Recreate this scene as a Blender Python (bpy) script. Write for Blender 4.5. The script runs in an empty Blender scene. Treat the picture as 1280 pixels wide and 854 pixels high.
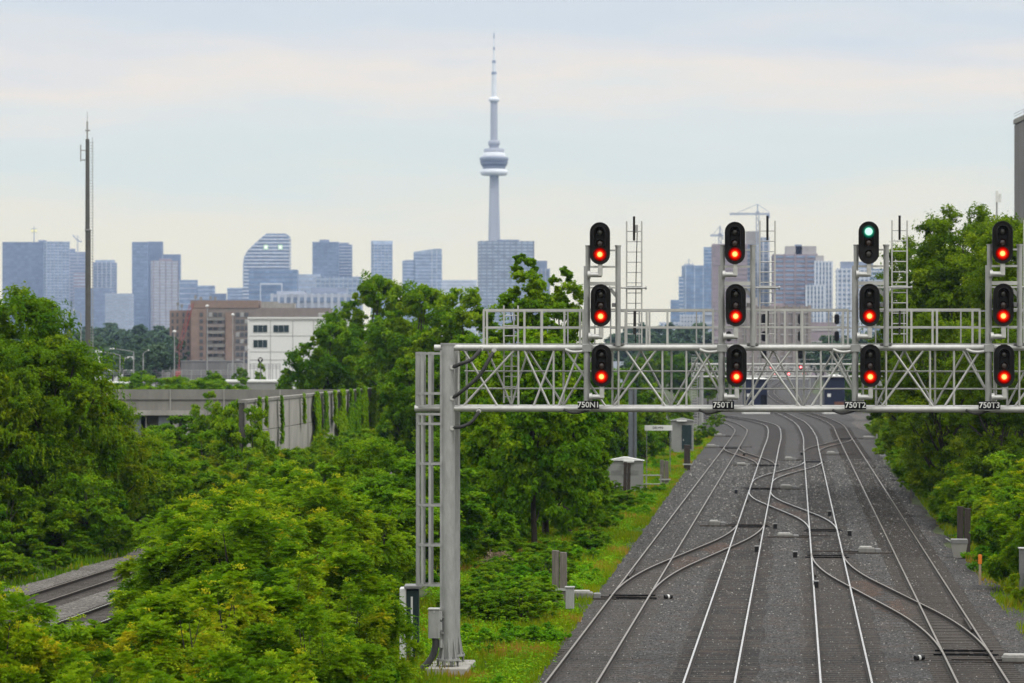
import bpy, math, random
import numpy as np
from mathutils import Vector

# ------------------------------------------------------------------ camera, world, sun, exposure
scene = bpy.context.scene
col = scene.collection
F = 4267.0          # focal length in pixels of the 1280 wide photograph
CH = 9.43           # camera height above the tracks
HY = 440.0          # horizon row
cam_d = bpy.data.cameras.new('camera')
cam = bpy.data.objects.new('camera', cam_d); col.objects.link(cam)
cam.location = (0, 0, CH); cam.rotation_euler = (math.pi/2, 0, 0)
cam_d.sensor_width = 36; cam_d.lens = F/1280*36
cam_d.shift_y = 13/1280
cam_d.clip_start = 1; cam_d.clip_end = 30000
cam_d.dof.use_dof = True; cam_d.dof.focus_distance = 104; cam_d.dof.aperture_fstop = 2.2
scene.camera = cam

SUN_EL, SUN_AZ = math.radians(52), math.radians(125)
world = bpy.data.worlds.new('World'); scene.world = world
world.use_nodes = True
wn = world.node_tree; wn.nodes.clear()
def N(nt, t, **kw):
    n = nt.nodes.new(t)
    for k, v in kw.items():
        if k.startswith('i_'):
            n.inputs[k[2:].replace('_', ' ')].default_value = v
        else: setattr(n, k, v)
    return n
def ramp(nt, stops, fac):
    r = nt.nodes.new('ShaderNodeValToRGB')
    cr = r.color_ramp
    while len(cr.elements) < len(stops): cr.elements.new(0.5)
    for e, (p, c) in zip(cr.elements, stops):
        e.position = p; e.color = (c[0], c[1], c[2], 1)
    nt.links.new(fac, r.inputs[0]); return r
def srgb(r, g, b):
    f = lambda v: (v/255/12.92) if v/255 <= .04045 else ((v/255+.055)/1.055)**2.4
    return (f(r), f(g), f(b))
wout = N(wn, 'ShaderNodeOutputWorld'); wbg = N(wn, 'ShaderNodeBackground')
wn.links.new(wbg.outputs[0], wout.inputs[0])
wbg.inputs['Strength'].default_value = 0.1
sky = N(wn, 'ShaderNodeTexSky', sky_type='NISHITA'); sky.sun_disc = False
sky.sun_elevation = SUN_EL; sky.sun_rotation = SUN_AZ
tc = N(wn, 'ShaderNodeTexCoord')
sep = N(wn, 'ShaderNodeSeparateXYZ'); wn.links.new(tc.outputs['Generated'], sep.inputs[0])
mp = N(wn, 'ShaderNodeMapping'); mp.inputs['Scale'].default_value = (11, 11, 75)
wn.links.new(tc.outputs['Generated'], mp.inputs[0])
nz = N(wn, 'ShaderNodeTexNoise', i_Scale=1.0, i_Detail=5.0, i_Roughness=.55); wn.links.new(mp.outputs[0], nz.inputs['Vector'])
ns = N(wn, 'ShaderNodeMath', operation='MULTIPLY_ADD'); ns.inputs[1].default_value = .046; ns.inputs[2].default_value = -.023
wn.links.new(nz.outputs['Fac'], ns.inputs[0])
el = N(wn, 'ShaderNodeMath', operation='ADD'); wn.links.new(sep.outputs['Z'], el.inputs[0]); wn.links.new(ns.outputs[0], el.inputs[1])
mr = N(wn, 'ShaderNodeMapRange'); mr.inputs['From Min'].default_value = 0.0; mr.inputs['From Max'].default_value = .16
wn.links.new(el.outputs[0], mr.inputs['Value'])
SKYL = [(0.0, (0.997, 0.931, 0.697)), (0.0211, (1.003, 0.938, 0.711)), (0.0375, (0.983, 0.931, 0.737)), (0.0562, (0.836, 0.897, 0.817)), (0.068, (0.878, 0.904, 0.824)), (0.0797, (1.031, 0.931, 0.777)), (0.089, (0.892, 0.876, 0.817)), (0.0984, (0.788, 0.835, 0.831)), (0.11, (0.752, 0.807, 0.843)), (0.16, (1.12, 1.12, 1.08))]
rp = ramp(wn, [(e/.16, tuple(v/2 for v in c)) for e, c in SKYL], mr.outputs[0])
# the overcast is somewhat brighter overhead
mz = N(wn, 'ShaderNodeMapRange'); mz.inputs['From Min'].default_value = .16; mz.inputs['From Max'].default_value = .8
mz.inputs['To Min'].default_value = 20; mz.inputs['To Max'].default_value = 46
wn.links.new(sep.outputs['Z'], mz.inputs['Value'])
vs = N(wn, 'ShaderNodeVectorMath', operation='SCALE'); wn.links.new(rp.outputs[0], vs.inputs[0]); wn.links.new(mz.outputs[0], vs.inputs['Scale'])
mx = N(wn, 'ShaderNodeMix', data_type='RGBA'); mx.inputs[0].default_value = .95
wn.links.new(sky.outputs[0], mx.inputs[6]); wn.links.new(vs.outputs[0], mx.inputs[7])
wn.links.new(mx.outputs[2], wbg.inputs['Color'])

sd = bpy.data.lights.new('sun', 'SUN'); sd.energy = 1.5; sd.angle = math.radians(10); sd.color = (1, .96, .9)
so = bpy.data.objects.new('sun', sd); col.objects.link(so)
so.rotation_euler = Vector((math.cos(SUN_EL)*math.sin(SUN_AZ), math.cos(SUN_EL)*math.cos(SUN_AZ), math.sin(SUN_EL))).to_track_quat('Z', 'Y').to_euler()
so.location = (40, -40, 80)
scene.view_settings.view_transform = 'Standard'; scene.view_settings.look = 'None'
scene.view_settings.exposure = 0.0; scene.view_settings.gamma = 1.0
HAZE_DENSITY = 0.55e-4
HAZE_COLOR = (.385, .51, .81)

random.seed(7)
RNG = np.random.default_rng(7)

# ------------------------------------------------------------------ helpers
A = .0832                                  # heading of the railway, to the right of the view
CA, SA = math.cos(A), math.sin(A)
def P(px, py, d): return Vector(((px-640)/F*d, d, CH-(py-HY)/F*d))
def px_x(px, d): return (px-640)/F*d
def px_z(py, d): return CH-(py-HY)/F*d
def gd(py): return F*CH/(py-HY)            # distance of a ground point seen at row py
def G(px, py, z=0.0):
    d = F*(CH-z)/(py-HY); return Vector(((px-640)/F*d, d, z))
def ST(s, t, z=0.0): return Vector((s*SA+t*CA, s*CA-t*SA, z))

def tag(o, label=None, cat=None, group=None, kind=None):
    if label: o['label'] = label
    if cat: o['category'] = cat
    if group: o['group'] = group
    if kind: o['kind'] = kind
    return o
def thing(name, label, cat, loc=(0, 0, 0), rz=0.0, group=None):
    o = bpy.data.objects.new(name, None); col.objects.link(o)
    o.empty_display_size = .5
    o.location = loc; o.rotation_euler = (0, 0, rz)
    return tag(o, label, cat, group)
def copy_tree(o, parent=None):
    c = o.copy(); col.objects.link(c)
    if parent is not None: c.parent = parent
    for ch in list(o.children): copy_tree(ch, c)
    return c

class MB:
    def __init__(s): s.v = []; s.f = []; s.m = []; s.sm = []
    def add(s, vs, fs, mi=0, smooth=False):
        b = len(s.v); s.v += [tuple(p) for p in vs]
        for f in fs: s.f.append([b+i for i in f]); s.m.append(mi); s.sm.append(smooth)
    def hexa(s, p, mi=0):      # 8 points, bottom loop then top loop
        s.add(p, [(3,2,1,0),(4,5,6,7),(0,1,5,4),(1,2,6,5),(2,3,7,6),(3,0,4,7)], mi)
    def box(s, x0, x1, y0, y1, z0, z1, mi=0):
        s.hexa([(x0,y0,z0),(x1,y0,z0),(x1,y1,z0),(x0,y1,z0),(x0,y0,z1),(x1,y0,z1),(x1,y1,z1),(x0,y1,z1)], mi)
    def bbox(s, x0, x1, y0, y1, z0, z1, b=.02, mi=0):   # box with chamfered upright and top edges
        pts = []
        def loop(i, z):
            return [(x0+i+b,y0+i,z),(x1-i-b,y0+i,z),(x1-i,y0+i+b,z),(x1-i,y1-i-b,z),(x1-i-b,y1-i,z),(x0+i+b,y1-i,z),(x0+i,y1-i-b,z),(x0+i,y0+i+b,z)]
        vs = loop(0,z0)+loop(0,z1-b)+loop(b,z1)
        fs = [tuple(range(7,-1,-1)), tuple(range(16,24))]
        for k in range(2):
            for i in range(8):
                j = (i+1) % 8; fs.append((k*8+i, k*8+j, k*8+8+j, k*8+8+i))
        s.add(vs, fs, mi)
    def beam(s, a, b, w, h, up=(0,0,1), mi=0):
        a = Vector(a); b = Vector(b); d = (b-a).normalized(); u = Vector(up)
        if abs(d.dot(u)) > .98: u = Vector((0,1,0))
        x = d.cross(u).normalized()*(w/2); y = x.cross(d).normalized()*(h/2)
        s.hexa([a-x-y,a+x-y,a+x+y,a-x+y,b-x-y,b+x-y,b+x+y,b-x+y], mi)
    def tube(s, pts, r, n=8, mi=0, cap=True):
        pts = [Vector(p) for p in pts]
        if not hasattr(r, '__len__'): r = [r]*len(pts)
        vs = []; ref = None
        for i, p in enumerate(pts):
            d = (pts[min(i+1,len(pts)-1)]-pts[max(i-1,0)]).normalized()
            if ref is None:
                ref = Vector((0,1,0)) if abs(d.z) > .7 else Vector((0,0,1))
            x = d.cross(ref).normalized(); y = x.cross(d).normalized(); ref = y
            for k in range(n):
                t = 2*math.pi*k/n; vs.append(p + x*(r[i]*math.cos(t)) + y*(r[i]*math.sin(t)))
        fs = []
        for i in range(len(pts)-1):
            for k in range(n):
                fs.append((i*n+k, i*n+(k+1)%n, (i+1)*n+(k+1)%n, (i+1)*n+k))
        s.add(vs, fs, mi, True)
        if cap:
            s.add(vs[:n], [tuple(range(n-1,-1,-1))], mi); s.add(vs[-n:], [tuple(range(n))], mi)
    def prism(s, poly, y0, y1, mi=0):     # polygon in x,z extruded along y (counterclockwise seen from -y)
        n = len(poly)
        vs = [(x,y0,z) for x,z in poly]+[(x,y1,z) for x,z in poly]
        fs = [tuple(range(n)), tuple(range(2*n-1,n-1,-1))]
        for i in range(n):
            j = (i+1)%n; fs.append((j,i,n+i,n+j))
        s.add(vs, fs, mi)
    def lathe(s, prof, n=24, mi=0, c=(0,0,0), smooth=True):
        vs = []; fs = []
        for r, z in prof:
            for k in range(n):
                t = 2*math.pi*k/n; vs.append((c[0]+r*math.cos(t), c[1]+r*math.sin(t), c[2]+z))
        for i in range(len(prof)-1):
            for k in range(n): fs.append((i*n+k, i*n+(k+1)%n, (i+1)*n+(k+1)%n, (i+1)*n+k))
        s.add(vs, fs, mi, smooth)
        s.add(vs[:n], [tuple(range(n-1,-1,-1))], mi); s.add(vs[-n:], [tuple(range(n))], mi)
    def build(s, name, mats, parent=None, world=False):
        vs = s.v
        if world and parent is not None:
            L = parent.location; c, sn = math.cos(-parent.rotation_euler.z), math.sin(-parent.rotation_euler.z)
            vs = [((x-L.x)*c-(y-L.y)*sn, (x-L.x)*sn+(y-L.y)*c, z-L.z) for x,y,z in vs]
        me = bpy.data.meshes.new(name); me.from_pydata(vs, [], s.f); me.update()
        mats = mats if isinstance(mats, (list, tuple)) else [mats]
        for m in mats: me.materials.append(m)
        me.polygons.foreach_set('material_index', s.m); me.polygons.foreach_set('use_smooth', s.sm)
        o = bpy.data.objects.new(name, me); col.objects.link(o)
        if parent is not None: o.parent = parent
        return o

def mesh_np(name, v, loops_per_face, mats, parent=None, tint=None, faces=None):
    """faces of one fixed size, vertices in order (or a face index array)"""
    me = bpy.data.meshes.new(name)
    n = loops_per_face
    idx = np.arange(len(v), dtype=np.int32) if faces is None else faces.astype(np.int32).ravel()
    nf = len(idx)//n
    me.vertices.add(len(v)); me.loops.add(len(idx)); me.polygons.add(nf)
    me.vertices.foreach_set('co', np.ascontiguousarray(v, dtype=np.float32).ravel())
    me.loops.foreach_set('vertex_index', idx)
    me.polygons.foreach_set('loop_start', np.arange(0, nf*n, n, dtype=np.int32))
    me.polygons.foreach_set('loop_total', np.full(nf, n, dtype=np.int32))
    if tint is not None:
        at = me.attributes.new('tint', 'FLOAT', 'FACE'); at.data.foreach_set('value', np.ascontiguousarray(tint, dtype=np.float32))
    me.update(calc_edges=True)
    for m in (mats if isinstance(mats, (list, tuple)) else [mats]): me.materials.append(m)
    o = bpy.data.objects.new(name, me); col.objects.link(o)
    if parent is not None: o.parent = parent
    return o

def text_mesh(name, body, size, m, parent, loc, extrude=.004, bold=.0):
    cu = bpy.data.curves.new(name, 'FONT'); cu.body = body; cu.size = size; cu.extrude = extrude
    cu.align_x = 'CENTER'; cu.align_y = 'CENTER'; cu.offset = bold; cu.resolution_u = 3
    t = bpy.data.objects.new(name, cu); col.objects.link(t)
    dg = bpy.context.evaluated_depsgraph_get(); dg.update()
    me = bpy.data.meshes.new_from_object(t.evaluated_get(dg))
    bpy.data.objects.remove(t)
    for v in me.vertices:
        x, y, z = v.co; v.co = (loc[0]+x, loc[1]-z, loc[2]+y)
    me.materials.clear(); me.materials.append(m)
    o = bpy.data.objects.new(name, me); col.objects.link(o); o.parent = parent
    return o

# ------------------------------------------------------------------ materials
ALB = .77      # overall reflectance level of the built surfaces
def mat(name, c, rough=.6, metal=0.0, var=.12, scale=4.0, bump=0.0, bscale=None, c2=None, spec=.3, coord='Object', streak=None):
    c = tuple(v*ALB for v in c); c2 = c2 and tuple(v*ALB for v in c2)
    m = bpy.data.materials.new(name); m.use_nodes = True; nt = m.node_tree
    b = nt.nodes['Principled BSDF']
    b.inputs['Roughness'].default_value = rough; b.inputs['Metallic'].default_value = metal
    b.inputs['Specular IOR Level'].default_value = spec
    t = N(nt, 'ShaderNodeTexCoord')
    src = t.outputs[coord]
    if streak:
        q = N(nt, 'ShaderNodeMapping'); q.inputs['Scale'].default_value = streak; nt.links.new(src, q.inputs[0]); src = q.outputs[0]
    n1 = N(nt, 'ShaderNodeTexNoise', i_Scale=scale, i_Detail=6.0, i_Roughness=.65); nt.links.new(src, n1.inputs['Vector'])
    lo = tuple(v*(1-var) for v in c); hi = tuple(min(1, v*(1+var)) for v in c)
    if c2: hi = c2
    r = ramp(nt, [(.3, lo), (.7, hi)], n1.outputs['Fac'])
    nt.links.new(r.outputs[0], b.inputs['Base Color'])
    if bump:
        n2 = N(nt, 'ShaderNodeTexNoise', i_Scale=bscale or scale*4, i_Detail=4.0); nt.links.new(src, n2.inputs['Vector'])
        bp = N(nt, 'ShaderNodeBump'); bp.inputs['Strength'].default_value = bump; bp.inputs['Distance'].default_value = .05
        nt.links.new(n2.outputs['Fac'], bp.inputs['Height']); nt.links.new(bp.outputs[0], b.inputs['Normal'])
    return m
def emit(name, c, k):
    m = bpy.data.materials.new(name); m.use_nodes = True; nt = m.node_tree; nt.nodes.clear()
    e = N(nt, 'ShaderNodeEmission'); e.inputs[0].default_value = (*c, 1); e.inputs[1].default_value = k
    o = N(nt, 'ShaderNodeOutputMaterial'); nt.links.new(e.outputs[0], o.inputs[0]); return m
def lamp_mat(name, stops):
    """lit lens: hot filament colour at the middle, painted bloom fading out towards the rim (local x,z of the lens part)"""
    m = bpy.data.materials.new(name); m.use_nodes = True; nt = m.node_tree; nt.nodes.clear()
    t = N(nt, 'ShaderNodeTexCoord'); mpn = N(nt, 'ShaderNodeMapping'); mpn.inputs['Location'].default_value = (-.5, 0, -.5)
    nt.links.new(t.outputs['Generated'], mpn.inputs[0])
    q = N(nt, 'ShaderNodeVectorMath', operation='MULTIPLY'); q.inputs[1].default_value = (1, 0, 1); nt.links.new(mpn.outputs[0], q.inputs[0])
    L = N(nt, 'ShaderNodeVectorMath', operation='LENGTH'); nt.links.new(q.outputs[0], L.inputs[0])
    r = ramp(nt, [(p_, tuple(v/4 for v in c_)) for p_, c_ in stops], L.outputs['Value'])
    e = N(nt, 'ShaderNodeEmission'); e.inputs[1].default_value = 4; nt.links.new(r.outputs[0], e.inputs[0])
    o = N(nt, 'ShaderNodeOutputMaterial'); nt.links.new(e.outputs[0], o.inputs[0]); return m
def foliage(name, stops, trans=.35):
    m = bpy.data.materials.new(name); m.use_nodes = True; nt = m.node_tree
    b = nt.nodes['Principled BSDF']; b.inputs['Roughness'].default_value = .6; b.inputs['Specular IOR Level'].default_value = .03
    at = N(nt, 'ShaderNodeAttribute', attribute_name='tint')
    oi = N(nt, 'ShaderNodeObjectInfo')
    ad = N(nt, 'ShaderNodeMath', operation='MULTIPLY_ADD'); ad.inputs[1].default_value = .30; ad.inputs[2].default_value = -.13
    nt.links.new(oi.outputs['Random'], ad.inputs[0])
    sm = N(nt, 'ShaderNodeMath', operation='ADD'); nt.links.new(at.outputs['Fac'], sm.inputs[0]); nt.links.new(ad.outputs[0], sm.inputs[1])
    r = ramp(nt, stops, sm.outputs[0])
    nt.links.new(r.outputs[0], b.inputs['Base Color'])
    tr = N(nt, 'ShaderNodeBsdfTranslucent')
    hs = N(nt, 'ShaderNodeVectorMath', operation='MULTIPLY'); hs.inputs[1].default_value = (1.1, 1.1, .6)
    nt.links.new(r.outputs[0], hs.inputs[0]); nt.links.new(hs.outputs[0], tr.inputs[0])
    mxs = N(nt, 'ShaderNodeMixShader'); mxs.inputs[0].default_value = trans
    nt.links.new(b.outputs[0], mxs.inputs[1]); nt.links.new(tr.outputs[0], mxs.inputs[2])
    nt.links.new(mxs.outputs[0], nt.nodes['Material Output'].inputs[0]); return m
def gravel(name, c, dark, light, rust=0.0):
    c, dark, light = (tuple(v*.73 for v in q) for q in (c, dark, light))
    m = bpy.data.materials.new(name); m.use_nodes = True; nt = m.node_tree
    b = nt.nodes['Principled BSDF']; b.inputs['Roughness'].default_value = .85; b.inputs['Specular IOR Level'].default_value = .2
    t = N(nt, 'ShaderNodeTexCoord')
    v = N(nt, 'ShaderNodeTexVoronoi', i_Scale=13.0); nt.links.new(t.outputs['Object'], v.inputs['Vector'])
    s2 = N(nt, 'ShaderNodeSeparateColor'); nt.links.new(v.outputs['Color'], s2.inputs[0])
    r = ramp(nt, [(0.0, dark), (.5, c), (.9, light), (1.0, tuple(min(1, x*1.5) for x in light))], s2.outputs[0])
    n1 = N(nt, 'ShaderNodeTexNoise', i_Scale=.35, i_Detail=7.0, i_Roughness=.7); nt.links.new(t.outputs['Object'], n1.inputs['Vector'])
    r2 = ramp(nt, [(.3, (.72,.70,.68)), (.7, (1.15,1.13,1.15))], n1.outputs['Fac'])
    mu = N(nt, 'ShaderNodeMix', data_type='RGBA', blend_type='MULTIPLY'); mu.inputs[0].default_value = 1
    nt.links.new(r.outputs[0], mu.inputs[6]); nt.links.new(r2.outputs[0], mu.inputs[7])
    n3 = N(nt, 'ShaderNodeTexNoise', i_Scale=.9, i_Detail=5.0); nt.links.new(t.outputs['Object'], n3.inputs['Vector'])
    r3 = ramp(nt, [(.50, (0,0,0)), (.66, (rust,)*3)], n3.outputs['Fac'])
    m2 = N(nt, 'ShaderNodeMix', data_type='RGBA'); nt.links.new(r3.outputs[0], m2.inputs[0])
    nt.links.new(mu.outputs[2], m2.inputs[6]); m2.inputs[7].default_value = (.050, .030, .019, 1)
    nt.links.new(m2.outputs[2], b.inputs['Base Color'])
    bp = N(nt, 'ShaderNodeBump'); bp.inputs['Strength'].default_value = .9; bp.inputs['Distance'].default_value = .05
    nt.links.new(v.outputs['Distance'], bp.inputs['Height']); nt.links.new(bp.outputs[0], b.inputs['Normal'])
    return m

M = {}
M['galv'] = mat('galvanised_steel', (.37,.37,.365), .48, .3, .16, 7, streak=(1,1,.3))
M['alu'] = mat('aluminium_tube', (.54,.535,.52), .4, .45, .12, 6)
M['galv_dark'] = mat('weathered_steel', (.22,.22,.22), .55, .3, .18, 6)
M['blue_steel'] = mat('blue_grey_steel', (.16,.18,.20), .5, .3, .15, 3)
M['black'] = mat('black_paint', (.014,.013,.013), .5, 0, .3, 9, spec=.2)
M['black_matte'] = mat('matte_black', (.008,.008,.009), .8, 0, .3, 9, spec=.1)
M['rubber'] = mat('black_conduit', (.04,.04,.04), .6, 0, .25, 20)
M['lens_off'] = mat('dark_lens', (.06,.055,.05), .15, 0, .25, 20, spec=.6)
M['lens_red_off'] = mat('dark_reddish_lens', (.075,.05,.045), .15, 0, .2, 20, spec=.6)
M['lamp_red'] = lamp_mat('red_lens_and_bloom', [(0,(2.4,1.05,.36)),(.17,(2.4,.85,.20)),(.215,(1.7,.07,.006)),(.29,(.85,.006,.002)),(.41,(.27,.003,.001)),(.5,(.07,.001,.001))])  # outer dark red stops paint the lamp's bloom round the glass
M['lamp_green'] = lamp_mat('green_lens_and_bloom', [(0,(.85,1.3,1.1)),(.25,(.7,1.25,1.0)),(.30,(.02,.36,.22)),(.38,(.004,.09,.055)),(.5,(.002,.02,.012))])
M['red_dot'] = emit('far_red_lamp', (1,.09,.10), 3.0)
M['red_core'] = emit('far_lamp_core', (1,.55,.55), 4.0)
M['machine'] = mat('dirty_pale_metal', (.20,.195,.18), .6, .1, .25, 5)
M['lid'] = mat('worn_white_lid', (.36,.35,.33), .5, 0, .25, 8)
M['white_paint'] = mat('white_paint', (.72,.72,.70), .5, 0, .08, 3)
M['rail_top'] = mat('polished_rail', (.72,.70,.68), .26, .9, .15, 3, streak=(1,.2,1))
M['rail_dull'] = mat('dull_rail', (.25,.215,.19), .36, .85, .2, 2)
M['rail_side'] = mat('rusty_rail_side', (.032,.025,.021), .8, .1, .3, 3)
M['tie'] = mat('weathered_timber', (.050,.042,.036), .9, 0, .35, 3, bump=.5, bscale=30, streak=(1,1,1))
M['wood'] = mat('grey_timber', (.17,.15,.13), .9, 0, .35, 2.5, bump=.5, bscale=20, streak=(6,6,.5))
M['wood_dark'] = mat('dark_timber', (.05,.04,.033), .9, 0, .4, 2.5, bump=.5, bscale=20, streak=(6,6,.5))
M['concrete'] = mat('concrete', (.225,.215,.195), .85, 0, .2, .7, bump=.2, bscale=12, streak=(1,1,.3))
M['concrete_pale'] = mat('pale_concrete', (.34,.325,.30), .85, 0, .2, .9, bump=.2, bscale=12, streak=(1,1,.35))
M['concrete_dark'] = mat('dark_concrete', (.16,.155,.15), .85, 0, .2, .5, streak=(1,1,.2))
M['joint'] = mat('dark_joint', (.08,.075,.07), .9)
M['ballast'] = gravel('ballast', (.040,.0395,.040), (.012,.012,.012), (.100,.099,.099), .5)
M['ballast_dark'] = gravel('oily_ballast', (.014,.012,.0115), (.004,.004,.004), (.036,.032,.030), .7)
M['rust_ballast'] = gravel('rust_stained_ballast', (.062,.034,.022), (.018,.011,.008), (.105,.066,.048), .6)
M['gravel_pale'] = gravel('pale_gravel', (.12,.11,.10), (.05,.046,.042), (.21,.20,.185), .2)
M['soil'] = mat('grassy_soil', (.030,.048,.012), .95, 0, .4, .25, c2=(.065,.085,.02), coord='Object')
M['asphalt'] = mat('yard_asphalt', (.21,.21,.205), .9, 0, .2, .05)
M['orange'] = mat('orange_tape', (.75,.22,.02), .6)
M['navy'] = mat('navy_metal', (.012,.017,.045), .5, .1, .2, 2)
M['rust'] = mat('rusty_door', (.16,.07,.045), .8)
M['green_dark'] = mat('dark_green_panel', (.012,.03,.032), .5, 0, .2, 2)
M['shed_grey'] = mat('grey_sheet', (.27,.27,.26), .6, .1, .1, 1)

fol = {}
fol['sumac'] = foliage('sumac_leaves', [(0,(0.051,0.136,0.004)),(.45,(0.130,0.246,0.005)),(.75,(0.239,0.338,0.007)),(1,(0.400,0.352,0.011))], .42)
fol['bush'] = foliage('bush_leaves', [(0,(0.037,0.116,0.004)),(.5,(0.109,0.228,0.005)),(1,(0.239,0.338,0.007))], .42)
fol['maple'] = foliage('maple_leaves', [(0,(.034,.105,.004)),(.5,(.098,.205,.005)),(1,(.225,.320,.008))], .42)
fol['poplar'] = foliage('poplar_leaves', [(0,(.040,.112,.005)),(.5,(.108,.215,.006)),(1,(.225,.335,.009))], .42)
fol['willow'] = foliage('willow_leaves', [(0,(0.039,0.110,0.003)),(.5,(0.109,0.202,0.004)),(1,(0.232,0.280,0.006))], .42)
fol['far'] = foliage('hazed_far_leaves', [(0,(.040,.078,.046)),(.5,(.062,.110,.062)),(1,(.100,.150,.078))], .3)  # grey-blue of distance haze painted into the leaf colours
fol['olive'] = foliage('locust_leaves', [(0,(.046,.100,.004)),(.5,(.120,.198,.005)),(1,(.235,.300,.009))], .42)
fol['grass'] = foliage('grass_blades', [(0,(0.049,0.120,0.003)),(.4,(0.108,0.198,0.004)),(.7,(0.189,0.234,0.005)),(.88,(0.238,0.177,0.018)),(1,(0.292,0.187,0.036))], .42)
fol['weed'] = foliage('weed_leaves', [(0,(0.048,0.156,0.004)),(.5,(0.112,0.280,0.005)),(1,(0.232,0.358,0.007))], .42)
fol['dead'] = foliage('dry_twigs', [(0,(.14,.10,.07)),(1,(.32,.25,.18))], .2)
M['bark'] = mat('bark', (.055,.045,.035), .95, 0, .3, 3, bump=.6, bscale=14, streak=(3,3,.6))

# ------------------------------------------------------------------ ground
def strip_sheet(name, L, R, z, m, kind='structure', skirt=0.0, parent=None):
    """sheet between two polylines of equal length"""
    mb = MB(); n = len(L)
    vs = [(x,y,z) for x,y in L]+[(x,y,z) for x,y in R]
    fs = [(i, n+i, n+i+1, i+1) for i in range(n-1)]
    if skirt:
        vs += [(x-.5,y,z-skirt) for x,y in L]+[(x+.5,y,z-skirt) for x,y in R]
        fs += [(2*n+i, i, i+1, 2*n+i+1) for i in range(n-1)] + [(n+i, 3*n+i, 3*n+i+1, n+i+1) for i in range(n-1)]
    mb.add(vs, fs)
    o = mb.build(name, m, parent)
    if kind: tag(o, kind=kind)
    return o
# terrain: level round the railway, falling gently towards the lake beyond
mb = MB()
xs = [-3400,-1500,-600,-200,-60,0,60,200,600,1500,3400]
ys = [-60,0,100,300,600,1200,1800,2600,3400,4200,5400,6000]
def tz(y): return -.12 if y <= 1300 else -.12-45*min(1, (y-1300)/4100)
vs = [(x,y,tz(y)) for y in ys for x in xs]; nx = len(xs)
mb.add(vs, [(j*nx+i, j*nx+i+1, (j+1)*nx+i+1, (j+1)*nx+i) for j in range(len(ys)-1) for i in range(nx-1)])
tag(mb.build('ground', M['soil']), kind='structure')

def interp(tab, d): return float(np.interp(d, [a for a,_ in tab], [b for _,b in tab]))
LB = [(20,-6.2),(60,-2.9),(97,.35),(134,3.2),(183,6.9),(268,13.2),(335,18.4),(394,23),(447,25),(500,22.5),(540,16),(600,5)]
RB = [(20,10),(60,13.6),(97,16.6),(122,18.3),(139,19.2),(201,24),(335,36.3),(402,43),(473,52),(520,58),(600,60),(804,70),(1000,88),(1400,125)]
dd = np.concatenate([np.arange(20,520,2.0), np.arange(520,600,4)])
jit = lambda k: float(RNG.normal(0, .16))+.28*math.sin(k*.37)+.22*math.sin(k*.131+1)
strip_sheet('ballast_ground', [(interp(LB,d)+jit(d), d) for d in dd], [(interp(RB,d)+jit(d), d) for d in dd], 0, M['ballast'], skirt=.2)
d2 = np.arange(600, 1400, 20.)
strip_sheet('far_ballast_ground', [(interp([(600,30),(804,46),(1000,64),(1400,100)],d), d) for d in d2], [(interp(RB,d), d) for d in d2], 0, M['ballast'], skirt=.2)
side = np.arange(60, 420, 4.)
strip_sheet('side_ballast_ground', [tuple(ST(s,-31.3+jit(s))[:2]) for s in side], [tuple(ST(s,-22+jit(s))[:2]) for s in side], 0, M['gravel_pale'], skirt=.2)
# service road on the right of the far curve
strip_sheet('access_road', [(px_x(a,d)+jit(d),d) for a,d in ((1088,395),(1078,420),(1068,450),(1064,480),(1060,520))], [(px_x(1100,d)+jit(d),d) for d in (395,420,450,480,520)], .004, gravel('access_gravel',(.085,.08,.075),(.04,.037,.035),(.15,.14,.13),.3))
strip_sheet('yard_paving', [(px_x(95,d),d) for d in (620,900,1200,1500)], [(px_x(400,d),d) for d in (620,900,1200,1500)], 0, M['asphalt'])

# ------------------------------------------------------------------ tracks
def smooth_line(pts, step=2.0):
    pts = [Vector((p[0],p[1],0)) for p in pts]
    P4 = [pts[0]*2-pts[1]]+pts+[pts[-1]*2-pts[-2]]
    out = []
    for i in range(1, len(P4)-2):
        p0,p1,p2,p3 = P4[i-1:i+3]; n = max(2, int((p2-p1).length/step))
        for k in range(n):
            t = k/n; out.append(.5*((2*p1)+(p2-p0)*t+(2*p0-5*p1+4*p2-p3)*t*t+(3*p1-p0-3*p2+p3)*t*t*t))
    out.append(pts[-1]); return out
def offset(line, w):
    out = []
    for i, p in enumerate(line):
        d = (line[min(i+1,len(line)-1)]-line[max(i-1,0)]).normalized(); out.append(p+Vector((d.y,-d.x,0))*w)
    return out
PROF = [(-.07,-.02),(-.07,.014),(-.016,.03),(-.016,.105),(-.037,.115),(-.037,.143),(-.029,.152),(.029,.152),(.037,.143),(.037,.115),(.016,.105),(.016,.03),(.07,.014),(.07,-.02)]
def rail(line, w, parent, top='rail_top', dz=0.0, name='rail'):
    ln = offset(line, w); mb = MB(); n = len(PROF); vs = []
    for i, p in enumerate(ln):
        d = (ln[min(i+1,len(ln)-1)]-ln[max(i-1,0)]).normalized(); x = Vector((d.y,-d.x,0))
        for a, z in PROF: vs.append(p+x*a+Vector((0,0,z+dz)))
    fs = []; ms = []
    b = len(vs)
    mb.v = [tuple(v) for v in vs]
    for i in range(len(ln)-1):
        for k in range(n-1):
            mb.f.append([i*n+k, (i+1)*n+k, (i+1)*n+k+1, i*n+k+1]); mb.m.append(0 if k == 6 else 1); mb.sm.append(False)
    mb.f.append(list(range(n-1,-1,-1))); mb.m.append(1); mb.sm.append(False)
    mb.f.append(list(range((len(ln)-1)*n, len(ln)*n))); mb.m.append(1); mb.sm.append(False)
    return mb.build(name, [M[top], M['rail_side']], parent)
TT = [-6.31, -2.45, 1.39, 5.22]
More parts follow.
